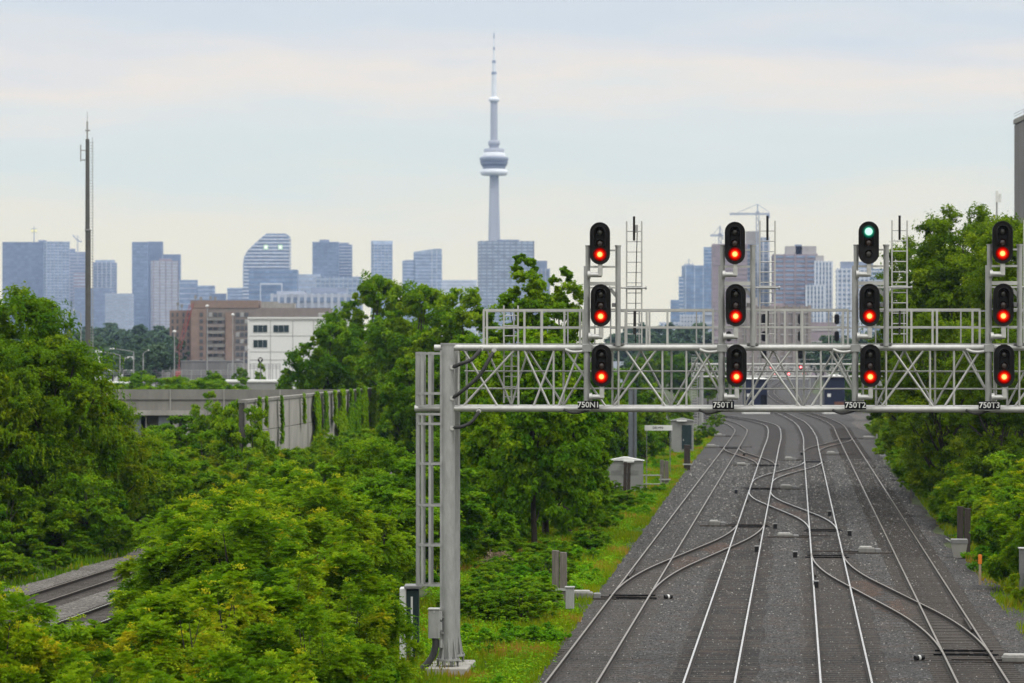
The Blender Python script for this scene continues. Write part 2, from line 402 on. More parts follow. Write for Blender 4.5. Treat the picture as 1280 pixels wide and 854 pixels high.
straight = lambda t, smax=330: [ST(s,t) for s in range(30, smax+1, 50)]
LINES = [
    smooth_line(straight(TT[0],330)+[(26.4,394),(27.8,419),(28.5,447),(28.2,473),(26.3,500),(20.5,540),(9,600)]),
    smooth_line(straight(TT[1],380)+[(32.6,428),(32.9,457),(32.0,481),(30.2,500),(25,540),(14,600)]),
    smooth_line(straight(TT[2],380)+[(37.5,442),(39.9,490),(40.9,516),(42.6,560),(48,670),(57,804),(74,1000),(112,1400)]),
    smooth_line(straight(TT[3],380)+[(41.2,432),(43.4,473),(44.6,508),(46.6,560),(52,670),(61,804),(78,1000),(116,1400)]),
    smooth_line([ST(s,-28.55) for s in range(60,421,60)]), smooth_line([ST(s,-24.55) for s in range(60,421,60)])]
tlab = ['leftmost main railway track, dull rails, nearest the grass bank',
        'second main railway track from the grass bank, bright worn rails',
        'third main railway track from the grass bank, bright rails above oily ballast',
        'rightmost main railway track, dark sleepers showing, beside the bushes on the right',
        'rusty siding track seen through a gap in the bushes at lower left',
        'siding track mostly hidden by foreground bushes, one bright rail showing at lower left']
tops = ['rail_dull','rail_top','rail_top','rail_dull','rail_dull','rail_top']
tie_me = None
def sleeper_mesh():
    mb = MB(); mb.bbox(-1.3,1.3,-.115,.115,-.1,.022,.015)
    return mb
tracks = []
for i, ln in enumerate(LINES):
    tr = thing('railway_track', tlab[i], 'railway track', (0,0,0), 0, 'main line tracks' if i < 4 else 'siding tracks')
    tracks.append(tr)
    for w in (-.7175, .7175): rail(ln, w, tr, tops[i])
    if i in (1, 2, 3):
        L = offset(ln, -1.25); R = offset(ln, 1.25)
        strip_sheet('ballast_bed', [(p.x+jit(0)*.4,p.y) for p in L], [(p.x+jit(0)*.4,p.y) for p in R], .004, M['ballast_dark'], None, parent=tr)
    # sleepers (deep in ballast on the second and third tracks)
    acc = 0; last = None; spots = []
    for k in range(len(ln)-1):
        a, b = ln[k], ln[k+1]; L_ = (b-a).length; s_ = 0
        while acc <= L_:
            q = a+(b-a)*(acc/L_); spots.append((q, math.atan2(-(b-a).x, (b-a).y))); acc += .61
        acc -= L_
    spots = [s for s in spots if s[0].y > (95 if i < 4 else 119)]
    spots = spots[:100] if i in (0,1,2) else spots
    dz = {0:-.014, 1:-.016, 2:-.014, 3:0, 4:0, 5:0}[i]
    if i in (4,5): spots = spots[:60]
    proto = None
    for (q, a) in spots[:100]:
        zz = dz+random.uniform(-.004,.003)
        if proto is None: proto = sleeper_mesh().build('sleeper', M['tie'], tr); o = proto
        else: o = proto.copy(); col.objects.link(o); o.parent = tr
        o.location = (q.x, q.y, zz); o.rotation_euler = (0,0,a+random.uniform(-.01,.01))
    rest = [s for s in spots[100:] if s[0].y < 420]
    if rest:
        mb = MB()
        for q, a in rest:
            c, s_ = math.cos(a), math.sin(a)
            pts = [(q.x+x*c-y*s_, q.y+x*s_+y*c, z) for z in (-.1,.02+dz) for x,y in ((-1.3,-.115),(1.3,-.115),(1.3,.115),(-1.3,.115))]
            mb.hexa(pts)
        tag(mb.build('sleeper', M['tie'], tr), kind='stuff')

def crossover(t0, t1, s0, s1, label, top='rail_dull'):
    o = thing('crossover_track', label, 'crossover track', (0,0,0), 0, 'crossovers linking the main tracks')
    def tt(u):
        e = .36      # circular start, straight middle, circular end
        k = 1/(1-e)
        if u < e: return k*u*u/(2*e)
        if u > 1-e: return 1-k*(1-u)**2/(2*e)
        return k*(u-e/2)
    n = 60
    ln = [ST(s0+(s1-s0)*i/n, t0+(t1-t0)*tt(i/n)) for i in range(n+1)]
    for w in (-.7175, .7175): rail(ln, w, o, top, .004)
    # long switch timbers under the middle of the crossover
    m = int((s1-s0)/.61)
    tm = None
    for k in range(m):
        u = (k+.5)/m
        if not (.04 < u < .96) or k % 2: continue
        p = ST(s0+(s1-s0)*u, t0+(t1-t0)*tt(u))
        if tm is None:
            b = MB(); b.bbox(-1.45,1.45,-.12,.12,-.1,.014,.012); tm = b.build('switch_timber', M['tie'], o); c = tm
        else: c = tm.copy(); col.objects.link(c); c.parent = o
        c.location = (p.x,p.y,random.uniform(-.006,0)); c.rotation_euler = (0,0,-A)
    # fouled, rust stained ballast round the frogs
    for f in (.40, .60):
        s = s0+(s1-s0)*f; c_ = t0+(t1-t0)*tt(f); k_ = [i_*.8 for i_ in range(-6,7)]
        hw = [max(.05,1.0*(1-abs(q)/5)+random.uniform(-.15,.35)) for q in k_]
        strip_sheet('stained_ballast', [tuple(ST(s+q,c_-w_)[:2]) for q, w_ in zip(k_,hw)], [tuple(ST(s+q,c_+w_+random.uniform(-.1,.2))[:2]) for q, w_ in zip(k_,hw)], .0085 if f < .5 else .0105, M['rust_ballast'], None, parent=o)
    # check rails
    for f, tside in ((.24, t0), (.76, t1)):
        s = s0+(s1-s0)*f; sgn = 1 if (tside == t0) == (t1 > t0) else -1
        w = -sgn*.62
        b = MB(); b.beam(ST(s-2.5,tside+w,.09), ST(s+2.5,tside+w,.09), .06, .11); b.build('check_rail', M['rail_side'], o)
    return o
XO = [crossover(TT[0],TT[1],130.5,186,'crossover from the leftmost track to the second track, nearest on the left'),
      crossover(TT[3],TT[2],105,158,'crossover from the rightmost track to the third, nearest on the right'),
      crossover(TT[2],TT[1],178,229,'crossover between the third and second tracks in the middle distance, curving left away from view','rail_top'),
      crossover(TT[1],TT[2],243,292,'crossover leaving the second track rightwards beyond the middle switch machine','rail_top'),
      crossover(TT[2],TT[3],319,370,'farthest crossover on the right, joining the rightmost track below the gantry'),
      crossover(TT[1],TT[0],278,334,'farthest crossover on the left, joining the leftmost track near the grass')]

# switch machines: motor case on two long timbers, rod across the track
def switch_machine(px, py, toward_px, label, w=.62, tall=.34):
    p = G(px, py); o = thing('switch_machine', label, 'switch machine', p, -A, 'switch machines beside the tracks')
    b = MB(); b.bbox(-w/2-.5,w/2+.9,-.30,-.06,0,.07,.015); b.bbox(-w/2-.5,w/2+.9,.10,.34,0,.07,.015); b.build('timber', M['tie'], o)
    b = MB(); b.bbox(-w/2,w/2,-.24,.26,.07,tall-.06,.04)
    b.build('motor_case', M['machine'], o)
    b = MB(); b.bbox(-w/2+.05,w/2-.12,-.20,.22,tall-.058,tall,.03); b.build('case_lid', M['lid'], o)
    b = MB(); b.bbox(w/2+.02,w/2+.30,-.2,.2,.07,tall-.1,.03); b.build('gear_case', M['galv_dark'], o)
    reach = (px_x(toward_px, p.y)-p.x)
    sg = 1 if reach > 0 else -1
    b = MB(); b.beam((sg*w/2,-.05,.1),(reach,-.05,.1),.05,.04); b.build('throw_rod', M['rail_side'], o)
    b = MB(); b.beam((sg*w/2,.12,.09),(reach,.12,.09),.04,.04); b.build('lock_rod', M['rail_side'], o)
    return o
switch_machine(728,749,800,'pale switch machine by the paired timber posts left of the leftmost track', .8)
switch_machine(893,658,950,'pale boxy switch machine between the first and second tracks, middle distance', .6)
switch_machine(983,612,925,'silver switch machine right of the second track below the rightward crossover', .8)
switch_machine(986,576,1020,'small pale switch machine left of the third track, far crossover', .7)
switch_machine(981,672,1040,'low silver switch machine between second and third tracks', .8, .25)
switch_machine(1083,692,1010,'pale boxy switch machine between third and rightmost tracks', .75)
switch_machine(1271,829,1190,'silver switch machine at the right edge beside the rightmost track', .9, .28)
switch_machine(1039,569,1070,'small pale switch machine between third and rightmost tracks, far off', .8)
switch_machine(889,560,940,'white switch machine at the grass edge by the farthest left crossover', .9)
switch_machine(927,582,960,'low pale switch machine between first and second tracks, far off', .8, .25)
switch_machine(1087,549,1060,'white switch machine at the foot of the right bushes, far off', 1.4)
switch_machine(898,546,925,'farthest white switch machine at the left grass edge', .9)

# throw bars and slide plates lying between the rails at each switch
def switch_gear(s, t, label, rows=3):
    o = thing('switch_gear', label, 'switch plates', ST(s,t), -A, 'switch plates between the rails')
    b = MB()
    for k in range(rows):
        y = -.3+k*.62
        for x in (-.45,0,.45): b.bbox(x-.17,x+.17,y,y+.2,.0,.045,.01)
    b.build('slide_plate', M['rail_side'], o)
    b = MB(); b.beam((-1.0,-.55,.06),(1.0,-.55,.06),.12,.05); b.build('throw_bar', M['black_matte'], o)
    b = MB(); b.beam((-.9,.75,.07),(.9,.75,.07),.05,.05); b.build('stretcher_bar', M['black_matte'], o)
for s, t, l in [(130.5,TT[0],'dark switch plates in the leftmost track, nearest switch'),(184,TT[1],'dark switch plates in the second track before the timber post row'),
                (107,TT[3],'dark switch plates in the rightmost track at lower right'),(157,TT[2],'dark switch plates in the third track at the near right crossover'),
                (180,TT[2],'dark switch plates in the third track at the middle crossover end'),(234,TT[1],'dark switch plates in the second track in the middle distance'),
                (292,TT[2],'dark switch plates in the third track at the far crossover'),(282,TT[1],'dark switch plates in the second track, far left crossover'),
                (333,TT[0],'dark switch plates in the leftmost track far off'),(369,TT[3],'dark switch plates in the rightmost track below the far huts')]:
    switch_gear(s, t, l, 4 if s < 140 else 3)
# small black trackside boxes beside the rails
for k, (px, py, lab) in enumerate([(969,661,'small black connection box right of the second track'),(994,697,'small black connection box left of the third track'),
        (1062,670,'small black connection box right of the third track'),(1020,735,'small black connection box against the left rail of the third track'),
        (1037,645,'small black box against the right rail of the third track'),(920,617,'small black box between first and second tracks'),
        (930,570,'small black box beside the far left crossover'),(1002,569,'small black box left of the third track, far off'),(946,690,'small black box against the right rail of the second track')]):
    p = G(px, py); o = thing('connection_box', lab, 'trackside box', p, -A, 'black boxes beside the rails')
    b = MB(); b.bbox(-.10,.10,-.16,.16,0,.26,.03); b.build('box_body', M['black'], o)
    b = MB(); b.bbox(-.12,.12,-.18,.18,.263,.29,.01); b.build('lid', M['galv_dark'], o)
# switch heater / blower units
for px, py, lab in [(1150,826,'black cylindrical blower lying left of the rightmost track, lower right'),(836,749,'black and white blower unit beside the nearest left switch')]:
    p = G(px, py); o = thing('switch_blower', lab, 'blower unit', p, .5); o.scale = (.62,.62,.62)
    b = MB(); b.tube([(-.3,0,.14),(.22,0,.16)], .13, 12); b.build('barrel', M['black'], o)
    b = MB(); b.tube([(-.12,0,.145),(.0,0,.15)], .137, 12); b.build('white_band', M['white_paint'], o)
    b = MB(); b.bbox(-.42,.45,-.2,.2,0,.03,.01); b.build('base_plate', M['rail_side'], o)

# ballast stones: loose gravel, uncountable
def stones():
    n = 70000
    u = RNG.random(n); d = 93*np.exp(u*math.log(300/93.))
    lo = np.interp(d, [a for a,_ in LB], [b for _,b in LB])+.2; hi = np.interp(d, [a for a,_ in RB], [b for _,b in RB])-.2
    x = lo+(hi-lo)*RNG.random(n)
    r = (.018+.03*RNG.random(n)**2)*np.clip(d/115,1,2.2)
    base = np.array([[1,0,0],[-.5,.87,0],[-.5,-.87,0],[.2,.1,1.0]],dtype=float)
    a = RNG.random(n)*6.28; c, s = np.cos(a), np.sin(a)
    V = np.empty((n,4,3))
    for k in range(4):
        bx, by, bz = base[k]; sx = .7+.6*RNG.random(n)
        V[:,k,0] = x+r*(bx*c-by*s)*sx; V[:,k,1] = d+r*(bx*s+by*c)*sx; V[:,k,2] = r*bz*.75*sx-.002
    fi = np.array([[0,1,3],[1,2,3],[2,0,3]])
    faces = (np.arange(n)[:,None,None]*4+fi[None]).reshape(-1,3)
    tint = np.repeat(RNG.random(n),3)
    m = bpy.data.materials.new('stone'); m.use_nodes = True; nt = m.node_tree; b = nt.nodes['Principled BSDF']; b.inputs['Roughness'].default_value=.85
    at = N(nt,'ShaderNodeAttribute',attribute_name='tint')
    rr = ramp(nt,[(0,(.006,.006,.006)),(.5,(.027,.026,.025)),(.88,(.085,.082,.079)),(1,(.24,.23,.21))],at.outputs['Fac']); nt.links.new(rr.outputs[0],b.inputs['Base Color'])
    o = mesh_np('ballast_stones', V.reshape(-1,3), 3, m, tint=tint, faces=faces)
    tag(o, 'loose grey ballast stones strewn between and beside the tracks', 'gravel', kind='stuff')
stones()

# ------------------------------------------------------------------ vegetation
def unit(v): return v/np.maximum(1e-9, np.linalg.norm(v, axis=-1, keepdims=True))
def rdir(n): return unit(RNG.normal(size=(n,3)))
UP = np.array([0,0,1.])
def leaf_quads(C, Nn, U, L, W):
    """C centres, Nn normals, U lengthwise directions; returns (4n,3)"""
    U = unit(U-Nn*np.sum(U*Nn,1,keepdims=True)); V = np.cross(Nn, U)
    L = np.broadcast_to(np.asarray(L,float).reshape(-1,1), (len(C),1)); W = np.broadcast_to(np.asarray(W,float).reshape(-1,1), (len(C),1))
    q = np.empty((len(C),4,3))
    q[:,0] = C-U*L*.5; q[:,1] = C+V*W*.5+Nn*W*.18-U*L*.05; q[:,2] = C+U*L*.5; q[:,3] = C-V*W*.5+Nn*W*.18-U*L*.05
    return q.reshape(-1,3)
def clumps(blobs, n2, r2f, n3, r3f, low=-.55):
    ctr = np.array([b[0] for b in blobs],float); rad = np.array([b[1] for b in blobs],float)
    w = (rad[:,0]*rad[:,2]); w /= w.sum()
    k = RNG.choice(len(blobs), n2, p=w)
    d = rdir(n2*3); d = d[d[:,2] > low][:n2]
    p2 = ctr[k]+d*rad[k]*(.55+.5*RNG.random((n2,1))**.6)
    r2 = rad[k].mean(1)*r2f*(.65+.7*RNG.random(n2))
    t2 = RNG.normal(0,.18,n2)
    j = RNG.integers(0, n2, n3)
    d3 = rdir(n3); d3[:,2] = np.abs(d3[:,2])*np.where(RNG.random(n3)<.7,1,-1)
    p3 = p2[j]+d3*(r2[j]*(.45+.6*RNG.random(n3)))[:,None]*np.array([1,1,.8])
    out = unit(unit(p3-ctr[k[j]])+.8*d3)
    return p2, p3, r2[j]*r3f*(.7+.6*RNG.random(n3)), out, .45+t2[j]+RNG.normal(0,.08,n3)
def broad(blobs, n2, r2f, n3, r3f, per, L, W, low=-.55):
    p2, p3, r3, out, t3 = clumps(blobs, n2, r2f, n3, r3f, low)
    i = np.repeat(np.arange(n3), per); n = len(i)
    d = rdir(n); C = p3[i]+d*(r3[i]*RNG.random(n)**.5)[:,None]*np.array([1,1,.7])
    Nn = unit(out[i]*.45+UP*.55+rdir(n)*.75)
    U = unit(out[i]+rdir(n)*.7-UP*.25)
    s = .65+.7*RNG.random(n)
    return p2, leaf_quads(C, Nn, U, L*s, W*s), t3[i]+RNG.normal(0,.09,n)
def pinnate(blobs, n2, r2f, n3, r3f, per, LL, pairs, L, W, low=-.4):
    p2, p3, r3, out, t3 = clumps(blobs, n2, r2f, n3, r3f, low)
    i = np.repeat(np.arange(n3), per); n = len(i)
    az = RNG.random(n)*6.283
    D = np.stack([np.cos(az),np.sin(az),.5*RNG.normal(size=n)],1); D = unit(D*.8+out[i]*.8+rdir(n)*.35)
    ln = LL*(.6+.6*RNG.random(n))
    C_=[];N_=[];U_=[];T_=[]
    side = unit(np.cross(D, UP)); nrm = unit(np.cross(side, D))
    tl = t3[i]+RNG.normal(0,.06,n)
    for k in range(pairs):
        t = .18+.82*k/(pairs-1)
        droop = -UP*(.55*t*t)[None] if False else -UP*(.32*t*t)
        base = p3[i]+(D*t+droop)*ln[:,None]
        fwd = unit(D+2*t*(-UP*.5))
        sz = (1-.35*abs(t-.45)*2)
        for sg in (-1,1):
            U = unit(side*sg*.85+fwd*.5-UP*.12+rdir(n)*.12)
            C_.append(base+U*(L*.5*sz)); U_.append(U); N_.append(unit(nrm+rdir(n)*.6)); T_.append(tl+RNG.normal(0,.03,n))
    C = np.concatenate(C_); s = .8+.4*RNG.random(len(C))
    q = leaf_quads(C, np.concatenate(N_), np.concatenate(U_), L*s, W*s); T = np.concatenate(T_)
    # yellow flower and seed panicles at the branch tips
    k = np.where((out[:,2] > .70) & (RNG.random(n3) < .22))[0]; kk = np.repeat(k, 40); m = len(kk)
    C2 = p3[kk]+out[kk]*.12+np.stack([RNG.normal(0,.10,m),RNG.normal(0,.10,m),.10+.16*RNG.random(m)],1)
    q2 = leaf_quads(C2, unit(UP+rdir(m)*.9), rdir(m), .09, .05)
    return p2, np.concatenate([q,q2]), np.concatenate([T, .80+RNG.normal(0,.10,m)])
def weeping(blobs, n2, r2f, strands, hang, step, L, W, low=-.2):
    p2, p3, r3, out, t3 = clumps(blobs, n2, r2f, strands, .3, low)
    n = strands; ln = hang*(.35+.9*RNG.random(n)); m = int(hang*1.25/step)
    C_=[];U_=[];N_=[];T_=[]
    h = unit(out*np.array([1,1,0])+rdir(n)*.3)*(.35+.5*RNG.random((n,1)))
    for k in range(m):
        s = k*step; ok = s < ln
        u = np.minimum(1, s/(.35*ln+1e-6))[:,None]
        pos = p3+h*(1-(1-u)**2)-UP*(max(0,s-.25)**1.15)+rdir(n)*.05
        U = unit(-UP*.8+rdir(n)*.6+h*.3)
        C_.append(pos[ok]); U_.append(U[ok]); N_.append(unit(out+rdir(n)*.8+UP*.3)[ok]); T_.append((t3+RNG.normal(0,.05,n))[ok])
    C = np.concatenate(C_); s = .7+.6*RNG.random(len(C))
    return p2, leaf_quads(C, np.concatenate(N_), np.concatenate(U_), L*s, W*s), np.concatenate(T_)
PARK = (0,-900,-40)
def plant(name, cat, crown, leafmat, trunk_r, H, limbs=10, stems=1, spread=.0, fork=.35, crownname='crown', trunkname='trunk'):
    root = thing(name, None, cat)
    p2, q, tint = crown
    mesh_np(crownname, q, 4, leafmat, root, tint)
    b = MB()
    order = RNG.permutation(len(p2))[:limbs]
    for s in range(stems):
        a = 6.283*s/stems+.7; bx, by = spread*math.cos(a), spread*math.sin(a)
        top = Vector((bx*1.8, by*1.8, H*.8)); mid = Vector((bx*1.3+.1*H*.1, by*1.3, H*fork))
        b.tube([(bx*.5,by*.5,-.3),(bx*.7,by*.7,H*.05),mid,mid.lerp(top,.5)+Vector((.03*H,-.02*H,0)),top],[trunk_r*1.35,trunk_r,trunk_r*.8,trunk_r*.5,trunk_r*.15],7,cap=False)
        for j in order[s::stems]:
            e = Vector(p2[j]); f = min(.9, max(fork*.7, .75*e.z/H)); st = Vector((bx,by,H*f*.75))
            b.tube([st, st.lerp(e,.5)+Vector((0,0,-.03*H)), e],[trunk_r*.42,trunk_r*.28,trunk_r*.08],5,cap=False)
    b.build(trunkname, M['bark'], root)
    root['H'] = float(q[:,2].max()); root['used'] = 0
    return root
PROTO = {}
def blobset(spec): return [((x,y,z),(rx,ry,rz)) for x,y,z,rx,ry,rz in spec]
def join(*cs): return (np.concatenate([c[0] for c in cs]), np.concatenate([c[1] for c in cs]), np.concatenate([c[2] for c in cs]))
sb1 = blobset([(0,0,2.9,1.7,1.6,1.7),(1.3,.3,2.2,1.3,1.3,1.3),(-1.2,-.4,2.3,1.4,1.3,1.4),(.2,-1.1,1.7,1.5,1.2,1.3),(.3,.9,2.0,1.4,1.2,1.3)])
sb2 = blobset([(.3,0,3.1,1.4,1.4,1.6),(-1.5,.2,2.0,1.2,1.2,1.3),(1.6,-.3,1.8,1.2,1.2,1.2),(-.3,-1.2,1.6,1.4,1.2,1.3),(0,1.1,2.0,1.4,1.2,1.3)])
PROTO['sumac'] = [plant('sumac_shrub','shrub',pinnate(sb1,64,.27,900,.45,8,.40,6,.125,.055,-.7),fol['sumac'],.06,5,14,3,.25),
                  plant('sumac_shrub','shrub',pinnate(sb2,60,.28,860,.45,8,.40,6,.125,.055,-.7),fol['sumac'],.06,5,14,3,.3)]
PROTO['bush'] = [plant('leafy_bush','bush',broad(blobset([(0,0,2.5,1.8,1.8,1.8),(1.4,0,1.7,1.2,1.2,1.4),(-1.3,.3,1.9,1.4,1.3,1.5),(.1,-1.2,1.4,1.5,1.1,1.3),(0,1.2,1.5,1.5,1.1,1.3)]),90,.24,1300,.46,34,.14,.085,-.8),fol['bush'],.06,4.4,14,3,.25),
                 plant('leafy_bush','bush',broad(blobset([(-.2,0,2.7,1.5,1.6,1.7),(1.5,.3,1.6,1.3,1.2,1.3),(-1.5,0,1.5,1.2,1.3,1.3),(.4,-1.1,1.7,1.4,1.1,1.4),(0,1.2,1.5,1.5,1.1,1.3)]),100,.22,1300,.46,34,.14,.08,-.8),fol['bush'],.06,4.4,14,3,.25)]
PROTO['round'] = [plant('round_bush','bush',broad(blobset([(0,0,2.7,2.2,2.2,2.5)]),120,.22,1500,.42,34,.13,.07,-.9),fol['bush'],.07,5.2,14,2,.15)]
mb1 = blobset([(0,0,9.6,3.9,3.9,3.8),(2.6,-.4,7.6,2.8,2.8,2.8),(-2.8,.3,7.4,2.9,2.8,2.9),(.2,-2.4,6.2,3.2,2.4,3.0),(-.6,.3,12.0,2.1,2.1,1.9),(0,0,4.2,3.4,3,2.6)])
mb2 = blobset([(.5,0,10.2,3.2,3.2,3.6),(-2.4,-.4,8.0,2.8,2.8,2.7),(2.8,.3,6.8,2.7,2.6,2.6),(-.4,-2.2,5.6,3.2,2.4,2.8),(0,0,4.2,3.4,3,2.6)])
PROTO['maple'] = [plant('maple_tree','tree',broad(mb1,190,.24,2600,.44,32,.26,.19,-.75),fol['maple'],.28,14,22),
                  plant('maple_tree','tree',broad(mb2,180,.25,2500,.44,32,.26,.19,-.75),fol['maple'],.28,14,22)]
PROTO['poplar'] = [plant('poplar_tree','tree',join(broad(blobset([(0,0,11.2,1.0,1.0,2.4),(.1,0,12.6,.5,.5,1.0)]),34,.30,420,.5,26,.19,.15,-.9),
                      broad(blobset([(-.7,0,8.6,1.6,1.6,2.6),(.9,-.3,8.0,1.5,1.5,2.6),(0,-.8,5.4,2.3,2.0,2.8),(.2,.2,3.4,2.4,2.2,2.4)]),110,.24,1500,.46,28,.19,.15,-.8)),fol['poplar'],.2,13,26,1,0,.25)]
PROTO['aspen'] = [plant('aspen_tree','tree',broad(blobset([(0,0,6.2,1.7,1.7,2.0),(.6,-.2,4.4,2.1,2.0,2.2),(-.6,-.3,3.8,2.2,2.0,2.3),(.1,-.5,2.2,2.3,2.0,1.9)]),130,.23,1800,.44,32,.17,.12,-.85),fol['bush'],.14,8,16,1,0,.25)]
wb = blobset([(0,0,10.2,2.6,2.6,2.2),(0,0,8.8,3.6,3.4,3.2),(2.4,-.6,6.6,2.6,2.6,2.6),(-2.2,-.5,6.8,2.8,2.6,2.8),(.3,-2.2,5.0,3.2,2.2,2.8),(0,.5,3.6,3.2,2.6,2.8)])
PROTO['willow'] = [plant('weeping_tree','tree',join(weeping(wb,120,.26,1900,.8,.11,.22,.09,-.5),broad(wb,200,.23,3000,.44,30,.19,.10,-.75)),fol['willow'],.3,12,20)]
lb = blobset([(0,0,13.2,3.6,3.4,3.8),(-2.6,-.4,10.6,2.4,2.4,2.8),(2.8,-.5,10.6,2.8,2.6,3.4),(.2,-1.8,7.4,3.6,2.6,3.4),(0,0,4.2,3.6,2.6,3.0)])
PROTO['locust'] = [plant('locust_tree','tree',join(weeping(lb,160,.22,1200,.6,.12,.18,.09,-.5),broad(lb,230,.22,3400,.44,30,.19,.12,-.75)),fol['olive'],.3,17,26,1,0,.3)]
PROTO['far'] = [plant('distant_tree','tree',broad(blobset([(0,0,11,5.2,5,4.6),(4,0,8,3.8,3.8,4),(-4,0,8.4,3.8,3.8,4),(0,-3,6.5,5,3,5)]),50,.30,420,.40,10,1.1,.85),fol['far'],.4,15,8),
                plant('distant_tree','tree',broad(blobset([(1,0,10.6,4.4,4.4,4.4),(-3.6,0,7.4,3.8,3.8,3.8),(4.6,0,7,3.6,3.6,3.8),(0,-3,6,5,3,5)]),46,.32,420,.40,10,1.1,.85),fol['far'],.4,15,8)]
PROTO['weed'] = [plant('weed_clump','weeds',broad(blobset([(0,0,.4,.7,.7,.45),(.6,.1,.3,.5,.5,.3)]),34,.34,260,.5,12,.12,.07,-.1),fol['weed'],.015,.9,6,3,.1,crownname='leaves',trunkname='stem')]
PROTO['dead'] = [plant('dry_shrub','shrub',broad(blobset([(0,0,.6,.9,.7,.6)]),30,.34,160,.6,10,.16,.03,-.1),fol['dead'],.02,1.1,12,4,.2,crownname='twigs',trunkname='stem')]
PROTO['spruce'] = [plant('young_tree','tree',broad(blobset([(0,0,5.6,.8,.8,1.5),(0,0,3.8,1.5,1.5,1.4),(0,0,2.2,2.0,2.0,1.4)]),60,.32,300,.4,12,.5,.26),fol['maple'],.15,7,10)]
def put(kind, loc, H, label, group=None, wide=1.0, rz=None, name=None):
    ps = PROTO[kind]; p = ps[random.randrange(len(ps))]
    if not p['used']: p['used'] = 1; o = p
    else: o = copy_tree(p)
    s = H/p['H']
    o.location = loc; o.scale = (s*wide, s*wide, s); o.rotation_euler = (0,0,random.uniform(0,6.28) if rz is None else rz)
    tag(o, label, None, group)
    return o
def putpx(kind, px, ytop, d, label, group=None, wide=1.0, z0=-.12):
    zt = px_z(ytop, d); return put(kind, (px_x(px,d), d, z0), zt-z0, label, group, wide)

# left: big weeping trees behind the siding
putpx('willow', 14, 350, 165, 'tall weeping tree at the far left edge, tallest of the left trees', wide=1.08)
putpx('willow', 70, 412, 162, 'weeping tree right of the tallest left tree, below the lattice mast', wide=1.1)
putpx('willow', 128, 488, 168, 'smaller weeping tree in front of the overpass end, left', wide=1.05)
putpx('willow', -40, 400, 158, 'weeping tree cut by the left edge of the view', wide=.9)
putpx('bush', 165, 545, 172, 'dark green bush at the foot of the weeping trees, right end', wide=1.0)
putpx('bush', 112, 590, 158, 'bush below the second weeping tree above the grass bank', wide=1.0)
putpx('bush', 60, 600, 160, 'bush below the tallest left tree above the grass bank', wide=1.0)
putpx('bush', 10, 605, 157, 'bush at the left edge above the grass bank', wide=1.0)
# foreground sumacs
g = 'sumac shrubs in the left foreground'
for px, yt, d, w, lab in [
    (272,702,84,1.1,'yellow green sumac shrub in the left foreground, right of the siding gap'),
    (345,690,86,1.1,'broad yellowish sumac shrub in the middle of the left foreground'),
    (222,735,80,.95,'sumac shrub at the lower left just right of the siding gap'),
    (410,650,97,1.0,'tall sumac shrub close left of the gantry post'),
    (446,722,90,.8,'sumac shrub in front of the black cabinet, left of the gantry post'),
    (385,745,80,.95,'sumac shrub low in front of the tall one left of the gantry post'),
    (300,800,68,1.0,'bright leafy sumac at the bottom edge, left of centre'),
    (215,812,66,1.0,'sumac shrub at the bottom edge below the siding gap'),
    (360,812,70,.9,'sumac shrub at the bottom edge towards the gantry post'),
    (8,722,74,.75,'near sumac shrub in the lower left corner'),
    (-45,700,76,1.0,'near sumac shrub cut by the left edge'),
    (85,792,76,.9,'low sumac shrub below the siding gap at lower left'),
    (130,805,72,.9,'low sumac shrub at the bottom edge below the siding rails'),
    (330,612,112,1.1,'sumac shrub behind the yellowish foreground shrubs'),
    (250,640,108,1.1,'sumac shrub behind the foreground, above the siding gap'),
    (405,590,124,1.0,'sumac shrub in front of the round bush'),
    (228,650,116,.75,'sumac shrub bordering the right end of the siding gap')]:
    putpx('sumac', px, yt, d, lab, g, w)
for px, yt, d in [(300,600,118),(262,617,113),(352,586,130),(318,590,126),(248,630,110),(385,575,138),(285,622,106)]:
    putpx('sumac', px, yt, d, 'sumac shrub in the row hiding the siding behind the left foreground', 'sumac row hiding the siding', 1.15)
for q in range(22):
    w_ = ST(random.uniform(132,172), random.uniform(-37,-32.0), -.12); put('bush', w_, random.uniform(.8,1.8), 'low bush on the grass bank below the left weeping trees', 'low bushes below the weeping trees', 1.3)
for px, yt, d in [(62,762,82),(122,762,86),(22,775,78),(155,770,88)]:
    putpx('sumac', px, yt, d, 'low sumac hiding the near side of the siding at lower left', 'low sumacs before the siding', 1.25)
g = 'low bushes in the left foreground'
for px, yt, d, lab in [(55,775,80,'dark low bush at the lower left in front of the siding rails'),(110,780,86,'second dark low bush in front of the siding rails'),
                       (440,795,84,'leafy bush at the bottom left of the gantry post'),(488,838,88,'low bush beside the foot of the gantry post')]:
    putpx('bush', px, yt, d, lab, g)
putpx('round', 468, 545, 166, 'round dense bush left of the gantry ladder cage', wide=.95)
putpx('round', 555, 590, 150, 'dark round bush just behind the gantry post', wide=.9)
